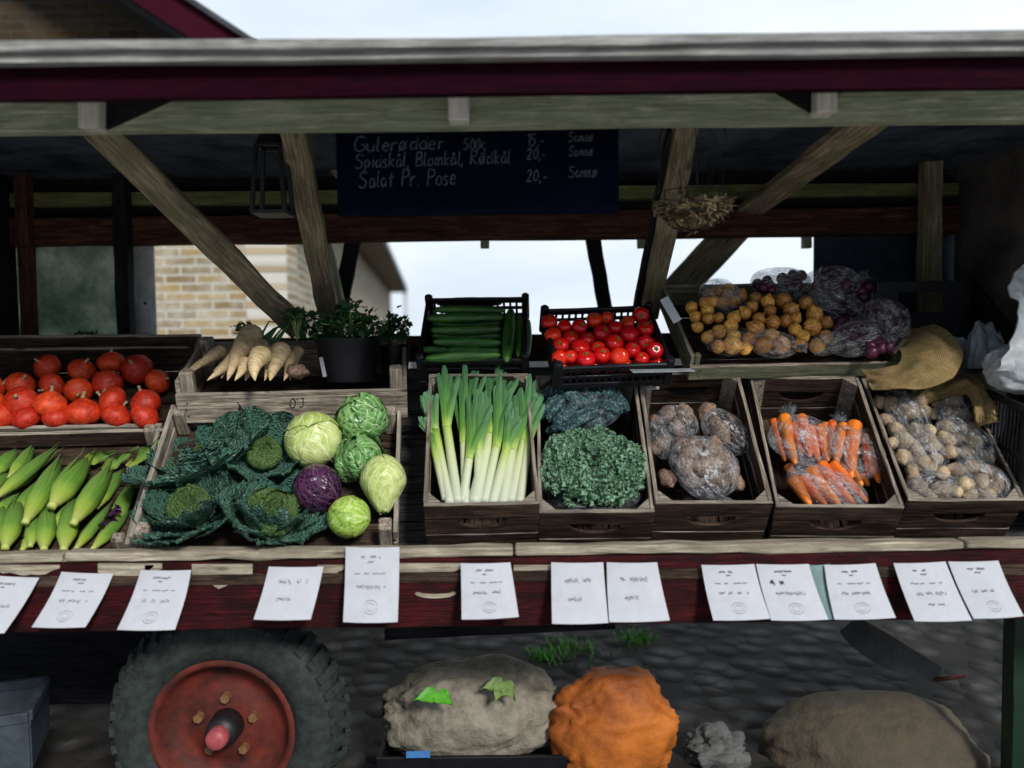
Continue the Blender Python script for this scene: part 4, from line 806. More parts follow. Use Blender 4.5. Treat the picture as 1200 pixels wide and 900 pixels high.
# ------------------------------------------------------------ corn
objs = []
C8 = lambda x, y: (x/6, 500+y/6)
for i, (x0, y0, x1, y1, wd) in enumerate([(-60, 350, 110, 170, 95), (75, 350, 235, 150, 85), (-20, 490, 380, 160, 90), (190, 650, 410, 240, 125), (375, 545, 610, 220, 150), (530, 660, 765, 285, 130), (310, 850, 340, 560, 120), (450, 850, 510, 520, 125), (40, 840, 130, 520, 130), (540, 850, 770, 560, 75), (790, 700, 930, 400, 95), (215, 830, 250, 620, 90), (600, 520, 850, 310, 70), (-50, 820, 20, 560, 110), (-130, 470, 60, 330, 100), (-160, 620, -20, 440, 100), (-150, 850, -60, 600, 100), (660, 850, 900, 600, 80), (120, 420, 300, 230, 80), (430, 430, 660, 200, 70), (250, 560, 480, 330, 80), (690, 560, 850, 330, 70), (100, 620, 260, 400, 85), (380, 700, 560, 500, 80), (740, 760, 880, 560, 70), (-30, 620, 130, 480, 90), (160, 860, 300, 700, 80), (-200, 760, -60, 560, 90)]):
    a0, b0 = C8(x0, y0); a1, b1 = C8(x1, y1); top = i in (4, 5, 3, 2); hA, hB = (.0, -.015) if top else (-.035, -.04)
    if i in (10, 12, 9, 17) or i > 17: hA, hB = -.048, -.055
    p = onp(MK, a0, b0, hA); q = onp(MK, a1, b1, hB); wpx = 1.05*wd/6/F*p.y
    o_ = lay(PK['corn'][i % 5], 'corn_cob', 'corn', 'corn cobs in green husks', p, q, wpx/(.28*(q-p).length)); objs.append(o_)
label_rows(objs, 'green corn cob', 3, ' of the tray')
mb = MB(); lf = [(150, 548, 195, 500), (120, 550, 160, 520), (100, 540, 140, 524)]
for i, (x0, y0, x1, y1) in enumerate(lf):
    p = onp(MK, x0, y0, -.03); q = onp(MK, x1, y1, .0); m_ = axes(p, q-p, Vector((0, -.4, 1))); leaf(mb, m_, (q-p).length, .04, cup=.5, wave=.05, bl=.0, seed=i, nu=10, nv=4)
build('loose_husk_leaf', mb, [HUSK], label='loose green corn leaves at the back right of the corn tray', cat='leaf')
mb = MB(); p = onp(MK, 118, 620, -.03); q = onp(MK, 128, 598, -.0); leaf(mb, axes(p, q-p, Vector((0, -1, .5))), .08, .06, cup=.6, seed=3, nu=8, nv=6); build('purple_leaf', mb, [CABR], label='torn purple leaf at the front right of the corn tray', cat='leaf')
# ------------------------------------------------------------ cabbages
CG = 'cabbages in the weathered tray'
for i, (x, y, r_, h, dr, lab) in enumerate([(238, 532, 33, -.03, (.1, .9), 'dark savoy cabbage with only crinkled outer leaves showing, back left'), (309, 531, 27, -.0, (.15, .5), 'savoy cabbage with net veined heart, beside the pale white cabbage'), (221, 594, 28, -.005, (-.1, -.2), 'savoy cabbage with pale heart at front left of the tray'), (318, 601, 30, -.0, (.0, -.25), 'large open savoy cabbage at the front, bright green heart')]):
    p = onp(MC, x, y, h); R = r_/F*p.y*1.02; mo, mh = m_savoy(i+1, spread=(1.42, 1.3, 1.3, 1.2)[i])
    e_ = bpy_empty('savoy_cabbage', T(p) @ MC.to_3x3().to_4x4() @ RX((-25, 12, -12, -22)[i]) @ RY((-22, 14, -14, 16)[i]) @ RZ(rnd.uniform(0, 360)) @ SC(R, R, R)); tag(e_, lab, 'cabbage', CG)
    ob('outer_leaves', mo, e_); 
    hs = (.35, .70, .86, .95)[i]; ob('heart', mh, e_, SC(hs, hs, hs) @ RZ(40*i))
def head(x, y, r_, h, m, lab, e=1.0, point=0, sq=None, seed=1, loose=.04, rot=None, nm='cabbage', n=7):
    p = onp(MC, x, y, h); R = r_/F*p.y; mb = m_head(seed, m, e, point, n, loose); return build(nm, mb, [m], None, T(p) @ (rot or (RX(35) @ RY(10))) @ SC(R, R, R), label=lab, cat='cabbage', group=CG)
head(366.5, 515, 31, .02, CABW, 'pale yellow white cabbage in the middle of the tray', .88, seed=3, rot=RX(62) @ RZ(70), n=9, loose=.02)
head(424, 492, 28, .015, CABG, 'green cabbage with wrapped leaves at the back right corner', .92, seed=4, loose=.12, rot=RX(30) @ RZ(20))
head(420, 537, 27, -.01, CABG, 'green cabbage with drooping leaf, between red and pale cabbages', .85, seed=5, loose=.16, rot=RX(20) @ RY(-20) @ RZ(100))
head(372, 573, 27, .0, CABR, 'purple red cabbage next to the savoy cabbages', 1.12, seed=6, rot=RX(50) @ RY(10), loose=.03)
head(409, 606, 24, -.0, CABL, 'small lime green cabbage at the front edge of the tray', .9, seed=7, rot=RX(60) @ RZ(30), loose=.02)
head(449, 566, 26, .01, CABL if False else CABW, 'pear shaped pointed cabbage against the right side rail', 1.25, 1.1, seed=8, rot=RX(-28) @ RY(-4) @ RZ(40), loose=.02)
# ------------------------------------------------------------ leeks
def leek(bx, by, nx, ny, tx, ty, wpx, seed, lab):
    r = random.Random(seed); h0, h1, h2 = -.075, -.045+r.uniform(0, .02), -.01+r.uniform(0, .03)
    if by < 585: h0 += .03
    A, B, D = onp(M1, bx, by, h0), onp(M1, nx, ny, h1), onp(M1, tx, ty, h2); R = wpx/2/F*A.y; mb = MB(); Ls = (B-A).length; Lt = (D-B).length; tot = Ls+Lt
    P = []; rr = []
    for i in range(15): u = i/14; q = A.lerp(B, u); P.append(q+(D-B).normalized()*0); rr.append(R*(1.05-.12*u+.02*ns(u*8, seed)))
    b0 = len(mb.v); mb.tube([p-A for p in P], rr, 14)
    for i in range(15):
        for j in range(14): mb.tc[b0+i*14+j] = (.62*i/14*Ls/tot*1.3, j/14*3, seed)
    ax = (D-B).normalized(); nrm = (M1.to_3x3() @ Vector((0, 0, 1))).normalized(); sd = ax.cross(nrm).normalized(); n = 6
    for k in range(n):
        side = (k-(n-1)/2)/((n-1)/2); L_ = Lt*(1.0-.35*abs(side)+r.uniform(-.08, .1)); spread = side*r.uniform(.16, .30); wd = R*r.uniform(.85, 1.1)
        lift = (k % 3-1)*.06; s0 = (k % 2)*.12
        def f(u, v):
            s = (v-.5)*2; w_ = wd*(1.0-.25*u**2)*(.95 if u < .93 else .8-.25*abs(s)); c = B+ax*(L_*u-R*2*(1-u)*.5)+sd*(spread*L_*u**1.3)+nrm*(lift*L_*u+R*(.85-.3*u)*(k % 2)+R*.3*(1-u))
            fold = abs(s)*wd*(.55-.3*u); return c+sd*s*w_*.9+nrm*(-fold)+nrm*.006*ns(u*5+k, s, seed)*u-A
        u0 = .62*Ls/tot*1.1; mb.surf(12, 6, f, tcf=lambda u, v: (.40+.6*u, v*2+k, seed))
    return build('leek', mb, [LEEK], None, T(A), label=lab, cat='leek', group='leeks in the crate')
K2 = lambda x, y: (470+x/3.75, 410+y/3.75)
lk = [(215, 680, 150, 350, 105, 165, 40), (250, 675, 200, 330, 205, 70, 42), (285, 685, 275, 400, 300, 30, 36), (320, 680, 395, 360, 450, 60, 58), (365, 672, 420, 420, 450, 130, 40), (400, 680, 465, 430, 500, 250, 42), (445, 680, 490, 430, 540, 150, 46), (480, 672, 540, 390, 580, 110, 40), (520, 675, 560, 400, 600, 150, 40), (270, 672, 300, 470, 350, 170, 38), (195, 660, 130, 370, 80, 290, 30), (340, 660, 340, 430, 370, 190, 40)]
objs = []
for i, (a, b_, c_, d_, e_, f_, wd) in enumerate(lk): objs.append(leek(*K2(a, b_), *K2(c_, d_), *K2(e_, f_), wd/3.75*1.05, i+1, 'x'))
label_rows(objs, 'white and green leek', 1, ', counted at the roots in the crate')
# ------------------------------------------------------------ kale
K3 = lambda x, y: (620+x/4.5, 420+y/4.5)
r = random.Random(5); mb = MB(); cc = onp(M2, *K3(330, 590), -.03); ax_ = M2.to_3x3()
for i in range(900):
    a = r.uniform(0, 2*PI); q = math.sqrt(r.random()); X = .148*q*math.cos(a); Y = .125*q*math.sin(a)*(1 if math.sin(a) > 0 else 1.0); Z = .055*math.sqrt(max(0, 1-q*q))+r.uniform(-.012, .006)+.030*ns(X*19, Y*19, 3)
    s = r.uniform(.013, .026); Mx = T(X, Y, Z) @ RZ(math.degrees(a)+r.uniform(-70, 70)) @ RY(-r.uniform(5, 75)) @ RX(r.uniform(-30, 30)); sd_ = r.uniform(0, 90)
    def f(u, v):
        t_ = (v-.5)*2; e = u**1.5; w_ = s*(.25+.85*math.sin(PI*min(1, u*.85+.05))); z = s*.30*e*math.sin(t_*13+sd_)+s*.20*e*math.sin(u*15+t_*7+sd_*2); return (s*u*1.1*(1-.15*t_*t_)+.12*s*e*math.cos(t_*17+sd_), w_*t_*.75+.1*s*e*math.sin(t_*19+u*9), z)
    mb.surf(6, 14, f, Mx, tcf=lambda u, v: (max(u, abs(v-.5)*2)**2, v, 0))
kf = T(cc) @ ax_.to_4x4()
build('curly_kale', mb, [KALE], None, kf, label='big bunch of green curly kale at the front of its crate', cat='kale')
bag(cc-kf.to_3x3() @ Vector((0, .035, .03)), kf.to_3x3() @ Vector((1, 0, 0)), kf.to_3x3() @ Vector((0, 1, 0)), .150, .118, .05, 'thin clear bag round the curly kale', seed=2, knot=False, m=FILML, wr=.05)
mb = MB(); c2 = onp(M2, *K3(290, 250), -.02); kn = T(c2) @ ax_.to_4x4(); r = random.Random(9)
for i, (x, y, L_, wd, sp_) in enumerate([(-.09, .045, .10, .05, 60), (-.035, .075, .10, .055, 80), (.04, .08, .12, .06, 75), (.085, .05, .10, .05, 110), (.095, .01, .09, .045, 130), (-.10, -.02, .10, .045, 20), (-.055, -.03, .12, .055, 5), (.02, -.05, .12, .05, 170), (.065, -.02, .09, .05, 120), (-.01, -.07, .13, .05, 8), (.0, .0, .10, .06, 200), (.04, .04, .10, .06, 60), (-.04, .02, .10, .06, 130), (-.07, -.07, .11, .05, 15), (.03, -.08, .11, .05, -10)]):
    for kq in range(2):
        Mx = T(x+r.uniform(-.01, .01), y+r.uniform(-.01, .01), r.uniform(-.02, .03)) @ RZ(sp_+r.uniform(-40, 40)) @ T(-L_/2, 0, 0) @ RY(r.uniform(-18, 18)) @ RX(r.uniform(-25, 25)); sd_ = r.uniform(0, 50)
        def f(u, v):
            t_ = (v-.5)*2; w_ = wd*.5*math.sin(PI*(u*.9+.05))**.6; b2 = abs(ns(u*13+sd_, t_*6, 1))*.014+abs(ns(u*26+sd_, t_*12, 4))*.006; return (L_*u, w_*t_*1.0, -.018*t_*t_+.02*math.sin(PI*u)+b2)
        mb.surf(26, 14, f, Mx, tcf=lambda u, v: (abs(ns(u*13+sd_, (v-.5)*12, 1))*2.2, v, 0))
build('black_kale', mb, [NERO], None, kn, label='dark blue green blistered kale leaves at the back of the crate', cat='kale')
bag(c2+kn.to_3x3() @ Vector((.0, .0, .0)), kn.to_3x3() @ Vector((-.1, 1, 0)), kn.to_3x3() @ Vector((1, .1, 0)), .100, .118, .036, 'clear bag round the dark blistered kale', seed=3, m=FILML, wr=.08)
# ------------------------------------------------------------ roots in bags
R3 = lambda x, y: (740+x/5.294, 430+y/5.294)
objs = []
for i, (x, y, wd, sp_) in enumerate([(225, 290, 62, 70), (330, 290, 60, 110), (280, 370, 55, 90), (150, 340, 40, 80), (190, 470, 55, 60), (150, 500, 45, 80), (470, 280, 62, 60), (640, 350, 62, 120), (560, 400, 60, 100), (670, 430, 50, 90), (520, 350, 50, 80), (370, 500, 75, 20), (500, 500, 75, 70), (340, 590, 70, 80), (450, 610, 80, 10), (560, 580, 70, 60), (390, 690, 70, 20), (520, 690, 75, 150), (620, 660, 60, 80), (220, 690, 62, 100), (660, 720, 50, 90), (300, 480, 50, 40)]):
    h = -.085+(.035 if i in (11, 12, 13, 14, 15) else (.01 if i < 11 else .0)); p = onp(M3, *R3(x, y), h); R = .86*wd/5.294/F*p.y
    o_ = ob('knobbly_root', PK['root'][i % 5], None, T(p) @ rot_on(M3, sp_, rnd.uniform(-15, 15)) @ SC(R, R, R), cat='root vegetable', group='brown roots in clear bags'); objs.append(o_)
label_rows(objs, 'knobbly brown root', 5, ' of its crate')
def bagpx(M, fn, x, y, rl, rw, rh, ang, h, lab, sc_, **k):
    p = onp(M, *fn(x, y), h); s_ = p.y/F/sc_; m3 = M.to_3x3(); ax = m3 @ Vector((math.cos(math.radians(ang)), math.sin(math.radians(ang)), 0)); up = m3 @ Vector((-math.sin(math.radians(ang)), math.cos(math.radians(ang)), 0))
    return bag(p, ax, up, rl*s_, rw*s_, rh, lab, **k)
bagpx(M3, R3, 280, 350, 135, 130, .042, -60, -.065, 'clear bag of brown roots at the back left of its crate', 5.294, seed=1)
bagpx(M3, R3, 180, 450, 150, 75, .040, -75, -.07, 'small clear bag along the left side of the root crate', 5.294, seed=4)
bagpx(M3, R3, 590, 400, 190, 130, .045, -60, -.06, 'clear bag of brown roots at the back right of its crate', 5.294, seed=2)
bagpx(M3, R3, 450, 620, 240, 205, .055, -75, -.05, 'largest clear bag of roots at the crate front, white knot', 5.294, seed=3)
# ------------------------------------------------------------ carrots in bags
R4 = lambda x, y: (880+x/4.283, 430+y/4.283)
objs = []
for i, (x0, y0, x1, y1, wd, h) in enumerate([(112, 262, 172, 475, 48, -.06), (165, 240, 225, 492, 62, -.045), (212, 280, 262, 440, 48, -.06), (250, 240, 300, 455, 52, -.045), (296, 295, 340, 475, 50, -.05), (350, 290, 388, 475, 52, -.045), (375, 280, 372, 430, 40, -.065), (412, 270, 400, 460, 50, -.06), (468, 285, 425, 500, 55, -.045), (520, 275, 505, 560, 74, -.04), (578, 340, 592, 540, 48, -.06), (590, 400, 645, 585, 50, -.05), (285, 505, 450, 700, 66, -.05), (340, 480, 525, 700, 68, -.045), (400, 480, 585, 680, 60, -.05), (205, 555, 300, 700, 62, -.06), (255, 545, 380, 700, 55, -.06), (470, 480, 560, 600, 50, -.07), (180, 490, 240, 560, 45, -.085), (560, 540, 590, 600, 45, -.085)]):
    p = onp(M4, *R4(x0, y0), h); q = onp(M4, *R4(x1, y1), h-.008); wpx = 1.13*wd/4.283/F*p.y; objs.append(lay(PK['car'][i % 4], 'carrot', 'carrot', 'carrots in clear bags', p, q, wpx/(2/8.5*(q-p).length)))
label_rows(objs, 'orange carrot', 4, ' of its crate')
bagpx(M4, R4, 260, 360, 165, 160, .034, 100, -.048, 'clear bag of carrots at the left with bunched top', 4.283, seed=1)
bagpx(M4, R4, 520, 420, 180, 145, .036, 98, -.048, 'clear bag of carrots at the right with bunched top', 4.283, seed=2)
bagpx(M4, R4, 380, 600, 205, 120, .038, 145, -.05, 'clear bag of carrots lying slanted at the crate front', 4.283, seed=3, knot=False)
# ------------------------------------------------------------ potatoes in bags
R5 = lambda x, y: (1010+x/4.737, 430+y/4.737)
objs = []
pp = [(100, 195, 42), (160, 200, 42), (230, 190, 32), (320, 185, 45), (140, 295, 42), (250, 245, 52), (340, 245, 45), (190, 350, 48), (290, 350, 45), (375, 350, 38), (240, 410, 52), (350, 400, 52), (230, 500, 48), (330, 520, 48), (410, 510, 40), (280, 570, 40), (380, 560, 38), (445, 590, 42), (310, 660, 50), (445, 680, 56), (370, 715, 45), (430, 215, 38), (510, 180, 50), (400, 260, 28), (480, 260, 42), (560, 265, 42), (470, 330, 45), (550, 330, 40), (620, 340, 42), (470, 400, 42), (540, 400, 42), (620, 420, 48), (490, 470, 45), (590, 480, 48), (680, 500, 46), (520, 570, 40), (610, 555, 45), (700, 580, 45), (570, 650, 52), (670, 640, 50), (600, 712, 42), (740, 650, 48), (700, 710, 44), (170, 420, 35), (290, 620, 40), (520, 690, 40), (400, 440, 40), (300, 460, 40), (530, 250, 35)]
for i, (x, y, r_) in enumerate(pp):
    h = -.03+rnd.uniform(-.01, .012); p = onp(M5, *R5(x, y), h); R = r_/4.737/F*p.y*.95
    objs.append(ob('potato', PK['pot'][i % 6], None, T(p) @ rot_on(M5, rnd.uniform(0, 180), rnd.uniform(-25, 25)) @ SC(R, R, R), cat='potato', group='potatoes in clear bags'))
label_rows(objs, 'brown skinned potato', 7, ' of its crate')
for (x, y, rl, rw, ang, lab) in [(245, 265, 190, 115, 95, 'clear potato bag at the back left of the crate'), (320, 465, 170, 140, 100, 'clear potato bag in the middle of the left row'), (385, 675, 150, 95, 10, 'clear potato bag at the front left corner'), (510, 250, 130, 95, 60, 'clear potato bag at the back right under the burlap'), (570, 420, 190, 140, 105, 'long clear potato bag in the middle of the right row'), (660, 630, 160, 140, 110, 'clear potato bag at the front right corner')]:
    bagpx(M5, R5, x, y, rl, rw, .045, ang, -.028, lab, 4.737, knot=rnd.random() < .4)
# ------------------------------------------------------------ tomatoes, cucumbers
K6 = lambda x, y: (450+x/3.4286, 300+y/3.4286)
objs = []
for i, (x, y, r_) in enumerate([(665, 265, 32), (725, 283, 28), (785, 285, 32), (845, 258, 32), (895, 250, 26), (930, 287, 28), (980, 268, 28), (1032, 238, 33), (1050, 292, 33), (680, 318, 34), (750, 330, 32), (817, 335, 30), (875, 310, 36), (985, 315, 38), (925, 350, 38), (1048, 350, 32), (710, 360, 33), (790, 370, 38), (860, 372, 30), (998, 378, 33), (1087, 380, 35), (705, 410, 32), (748, 405, 28), (810, 415, 40), (875, 398, 36), (945, 407, 40), (1035, 412, 29)]):
    p = onp(MT, *K6(x, y), -.008 if i > 8 else -.0); R = r_/3.4286/F*p.y*1.02; me, cl = PK['tom'][i % 4]
    o_ = ob('tomato', me, None, T(p) @ rot_on(MT, rnd.uniform(0, 360), rnd.uniform(-5, 70), rnd.uniform(-60, 60)) @ SC(R, R, R), cat='tomato', group='red tomatoes in the plastic crate'); objs.append(o_)
    if cl: ob('calyx', cl, o_)
label_rows(objs, 'ripe red tomato', 4, ' of the crate')
for k in range(14):  # second layer underneath
    p = MT @ Vector((-.15+.05*(k % 7), .06+.10*(k//7), -.05)); o_ = ob('tomato', PK['tom'][1][0], None, T(p) @ SC(.026, .026, .026), cat='tomato', group='red tomatoes in the plastic crate'); o_['label'] = 'red tomato half hidden in the gaps of the lower layer'
objs = []
for i, (x0, y0, x1, y1, wd, h) in enumerate([(205, 187, 480, 185, 40, .06), (170, 250, 485, 245, 42, .0), (185, 298, 472, 292, 40, .0), (195, 345, 475, 350, 40, .0), (140, 375, 258, 378, 30, -.02), (165, 412, 472, 398, 44, .005), (250, 378, 470, 380, 34, -.02), (510, 215, 492, 428, 48, .005), (547, 240, 538, 405, 32, -.02), (578, 255, 572, 412, 34, -.02), (200, 215, 490, 218, 36, .005), (190, 270, 470, 270, 36, -.03), (190, 320, 470, 322, 36, -.03)]):
    p = onp(MU, *K6(x0, y0), h); q = onp(MU, *K6(x1, y1), h)
    if i == 0: p = pt(*K6(x0, y0), 2.86); q = pt(*K6(x1, y1), 2.86)
    wpx = wd/3.4286/F*p.y; objs.append(lay(PK['cuc'][i % 3], 'cucumber', 'cucumber', 'dark green cucumbers in the plastic crate', p, q, wpx/(2/13*(q-p).length)))
label_rows(objs, 'dark green cucumber', 4, ' of the crate')
# ------------------------------------------------------------ onions
K7 = lambda x, y: (750+x/5.4545, 300+y/5.4545)
objs = []
for i, (x, y, r_) in enumerate([(330, 330, 40), (355, 390, 40), (430, 350, 42), (435, 400, 40), (505, 395, 36), (640, 255, 45), (600, 395, 45), (670, 365, 42), (715, 325, 42), (815, 295, 46), (740, 265, 36), (830, 350, 44), (915, 285, 52), (965, 345, 55), (1060, 300, 48), (1115, 375, 55), (1100, 455, 60), (930, 415, 42), (850, 425, 50), (740, 465, 60), (580, 450, 48), (505, 485, 48), (590, 570, 60), (670, 590, 45), (500, 580, 45), (790, 570, 55), (840, 510, 50), (905, 570, 58), (990, 400, 42), (1040, 515, 45), (990, 470, 42), (760, 400, 42), (370, 455, 38), (600, 510, 45), (1190, 520, 48), (430, 520, 40), (1190, 430, 45), (1020, 570, 45), (1130, 580, 50), (700, 530, 45)]):
    h = .005+.035*math.sin(PI*min(1, max(0, (x-300)/900)))*min(1, max(0, (620-y)/200)); p = onp(MO, *K7(x, y), h); R = r_/5.4545/F*p.y
    objs.append(ob('onion', PK['oni'][i % 5], None, T(p) @ rot_on(MO, rnd.uniform(0, 360), rnd.uniform(10, 100), rnd.uniform(0, 360)) @ SC(R, R, R), cat='onion', group='yellow onions in the upper right tray'))
label_rows(objs, 'yellow onion', 4, ' of the tray')
objs = []
for i, (x, y) in enumerate([(440, 250), (500, 225), (560, 240), (470, 290), (530, 300), (600, 290), (560, 215), (420, 300)]):
    p = onp(MO, *K7(x, y), .03); R = 42/5.4545/F*p.y; objs.append(ob('onion', PK['oni'][i % 5], None, T(p) @ rot_on(MO, rnd.uniform(0, 360), rnd.uniform(10, 100)) @ SC(R, R, R), cat='onion', group='onions in the small bag at the back of the tray'))
label_rows(objs, 'onion in the small round bag', 2)
bagpx(MO, K7, 515, 260, 145, 115, .055, -40, .03, 'small round clear bag of onions at the back left of the tray', 5.4545, seed=6)
bagpx(MO, K7, 580, 545, 170, 110, .04, 10, .02, 'torn clear bag of onions at the front left of the tray', 5.4545, seed=7, m=FILML)
bagpx(MO, K7, 850, 560, 150, 110, .04, -15, .02, 'clear bag of onions at the middle front of the tray', 5.4545, seed=8)
bagpx(MO, K7, 1200, 560, 130, 75, .04, 20, .02, 'clear bag of pale onions against the front board', 5.4545, seed=9)
K8 = lambda x, y: (750+x/2.667, 280+y/2.667)
objs = []; r = random.Random(4)
clusters = [(760, 245, 78, 14, .04), (650, 285, 55, 9, .02), (735, 325, 60, 9, .02), (600, 130, 65, 10, .05), (475, 128, 45, 6, .035), (395, 145, 38, 5, .03), (640, 215, 50, 6, .0), (680, 165, 50, 6, .03)]
for (x, y, r_, n, h) in clusters:
    for k in range(n):
        a = k*2.4; q = math.sqrt((k+.5)/n)*r_*.78; p = onp(MO, *K8(x+q*math.cos(a), y+q*math.sin(a)*.75), h-.00+.015*(1-q/r_)); R = .021*r.uniform(.8, 1.05)
        objs.append(ob('red_onion', PK['roni'][k % 3], None, T(p) @ rot_on(MO, r.uniform(0, 360), r.uniform(0, 120), r.uniform(0, 360)) @ SC(R, R, R), cat='onion', group='purple red onions in clear bags'))
label_rows(objs, 'purple red onion', 5, ' of the bags')
for (x, y, rl, rw, ang, h, kn_, lab) in [(765, 250, 92, 80, 250, .045, True, 'large round clear bag of red onions at the right end'), (690, 310, 120, 60, 200, .02, False, 'clear bag of red onions at the front right of the tray'), (600, 140, 100, 70, 20, .05, True, 'clear bag of red onions topmost at the back'), (440, 135, 95, 50, 180, .035, False, 'clear bag of red onions at the back middle'), (610, 210, 90, 60, 150, .02, True, 'crumpled white clear bag between red and yellow onions')]:
    bagpx(MO, K8, x, y, rl, rw, .05, ang, h, lab, 2.667, knot=kn_)
# ------------------------------------------------------------ parsnips, herbs
K5 = lambda x, y: (200+x/4, 260+y/4)
objs = []
for i, (x0, y0, x1, y1, wd, h) in enumerate([(392, 520, 265, 745, 108, .06), (430, 615, 395, 745, 95, .075), (525, 590, 465, 745, 88, .05), (250, 600, 95, 705, 66, .02), (300, 640, 170, 745, 62, .03), (352, 650, 300, 745, 66, .05), (365, 560, 235, 735, 60, .02), (470, 600, 440, 745, 60, .03), (200, 640, 60, 720, 50, .0), (330, 580, 200, 700, 60, .03), (560, 620, 530, 745, 60, .02), (420, 560, 350, 745, 80, .03), (600, 600, 560, 745, 55, .0)]):
    p = onp(MR, *K5(x0, y0), h); q = onp(MR, *K5(x1, y1), h-.03); o_ = lay(PK['pars'][i % 4], 'parsnip', 'parsnip', 'parsnips in the weathered box', p, q, 1.12*wd/4/F*p.y/(2/4.5*(q-p).length)); objs.append(o_)
label_rows(objs, 'pale wrinkled parsnip', 2, ' of the box')
mb = MB(); c = onp(MR, *K5(590, 700), .0); build('celeriac', MB(), [ROOT]) if False else ob('celeriac', m_lump(77, ROOT, 'celeriac', 1, .1, .2), None, T(c) @ SC(.035, .035, .03), label='small knobbly brown celeriac right of the parsnips', cat='celeriac')
def herb(name, p, rx, ry, rz, n, sz, seed, lab, cat='herb', stems=10, grp=None):
    mb = MB(); foliage(mb, (0, 0, 0), rx, ry, rz, n, sz, seed); o_ = build(name, mb, [HERB], None, T(p), label=lab, cat=cat, group=grp)
    s_ = MB(); r = random.Random(seed)
    for k in range(stems): a = r.uniform(0, 6.3); e = Vector((rx*.7*math.cos(a), ry*.7*math.sin(a), rz*r.uniform(.4, .8))); s_.tube([(0, 0, -.06), e*.4+Vector((0, 0, .0)), e], [.0022, .002, .0012], 5)
    build('stem', s_, [STEMG], o_); return o_
p = pt(*K5(830, 545), 2.70); pr = 150/4/F*2.70; ph_ = 160/4/F*2.7+.03
pot = root('herb_pot', T(p.x, p.y, p.z-ph_), 'black plastic pot of green parsley with a white tag', 'plant pot')
mb = MB(); mb.surf(8, 36, lambda u, v: ((pr*(.82+.18*u)+(.004 if u > .85 else 0))*math.cos(2*PI*v), (pr*(.82+.18*u)+(.004 if u > .85 else 0))*math.sin(2*PI*v), ph_*u), close=True); mb.surf(2, 36, lambda u, v: (pr*(.97-.97*u)*math.cos(2*PI*v), pr*(.97-.97*u)*math.sin(2*PI*v), ph_*.9), close=True); build('pot', mb, [BLK], pot)
mb = MB(); foliage(mb, (0, 0, ph_*.92), pr*1.35, pr*1.1, .15, 620, .025, 3); foliage(mb, (-pr*1.1, 0, ph_*.95), pr*.7, pr*.5, .11, 200, .023, 5); fo = build('foliage', mb, [HERB], pot)
mb = MB(); r = random.Random(6)
for k in range(16): a = r.uniform(0, 6.3); e = Vector((pr*1.0*math.cos(a), pr*.9*math.sin(a), ph_+r.uniform(.03, .09))); mb.tube([(e.x*.3, e.y*.3, ph_*.9), e*.6+Vector((0, 0, ph_*.5)), e], .0022, 5)
build('stem', mb, [STEMG], pot)
mb = MB(); tg = pt(*K5(716, 680), 2.63)-Vector((p.x, p.y, p.z-ph_)); mb.box(T(tg) @ RX(90) @ RZ(100), .065, .017, .002, n=2, wob=0); build('tag', mb, [PAPER], pot)
herb('dark_herb', pt(*K5(1050, 560), 2.85), .072, .06, .12, 300, .022, 11, 'dark leafy herb between the parsley and the cucumbers', 'herb')
herb('herb_sprig', pt(*K5(345, 520), 2.75), .05, .03, .04, 70, .02, 12, 'dark herb sprigs behind the parsnips', 'herb')
herb('celery_leaves', pt(*K5(590, 470), 2.66), .06, .04, .045, 120, .022, 13, 'dark celery leaves above the parsnip crowns', 'herb')
herb('creeping_weed', pt(100, 394, 3.05), .07, .03, .02, 60, .014, 14, 'tiny dark weed on the back rail below the grimy pane', 'weed', 3)
mb = MB()
for k in range(7):
    a = onp(MR, *K5(420+k*12, 540+k*6), .06); b_ = pt(*K5(500+k*22, 455+10*(k % 3)), 2.70); mb.tube([a, a.lerp(b_, .5)+Vector((rnd.uniform(-.01, .01), 0, rnd.uniform(0, .03))), b_+Vector((rnd.uniform(-.02, .03), 0, rnd.uniform(-.02, .02)))], [.005, .003, .0015], 6)
build('parsnip_stalks', mb, [HERB], label='bundle of dark stalks on the parsnip crowns', cat='stalks')
pc2 = pt(*K5(1050, 600), 2.85); mb = MB(); mb.surf(4, 28, lambda u, v: (.055*(.85+.15*u)*math.cos(2*PI*v), .055*(.85+.15*u)*math.sin(2*PI*v), .09*u), close=True); build('plant_pot', mb, [BLK], None, T(pc2-Vector((0, 0, .07))), label='small black pot under the dark herb by the cucumbers', cat='plant pot')
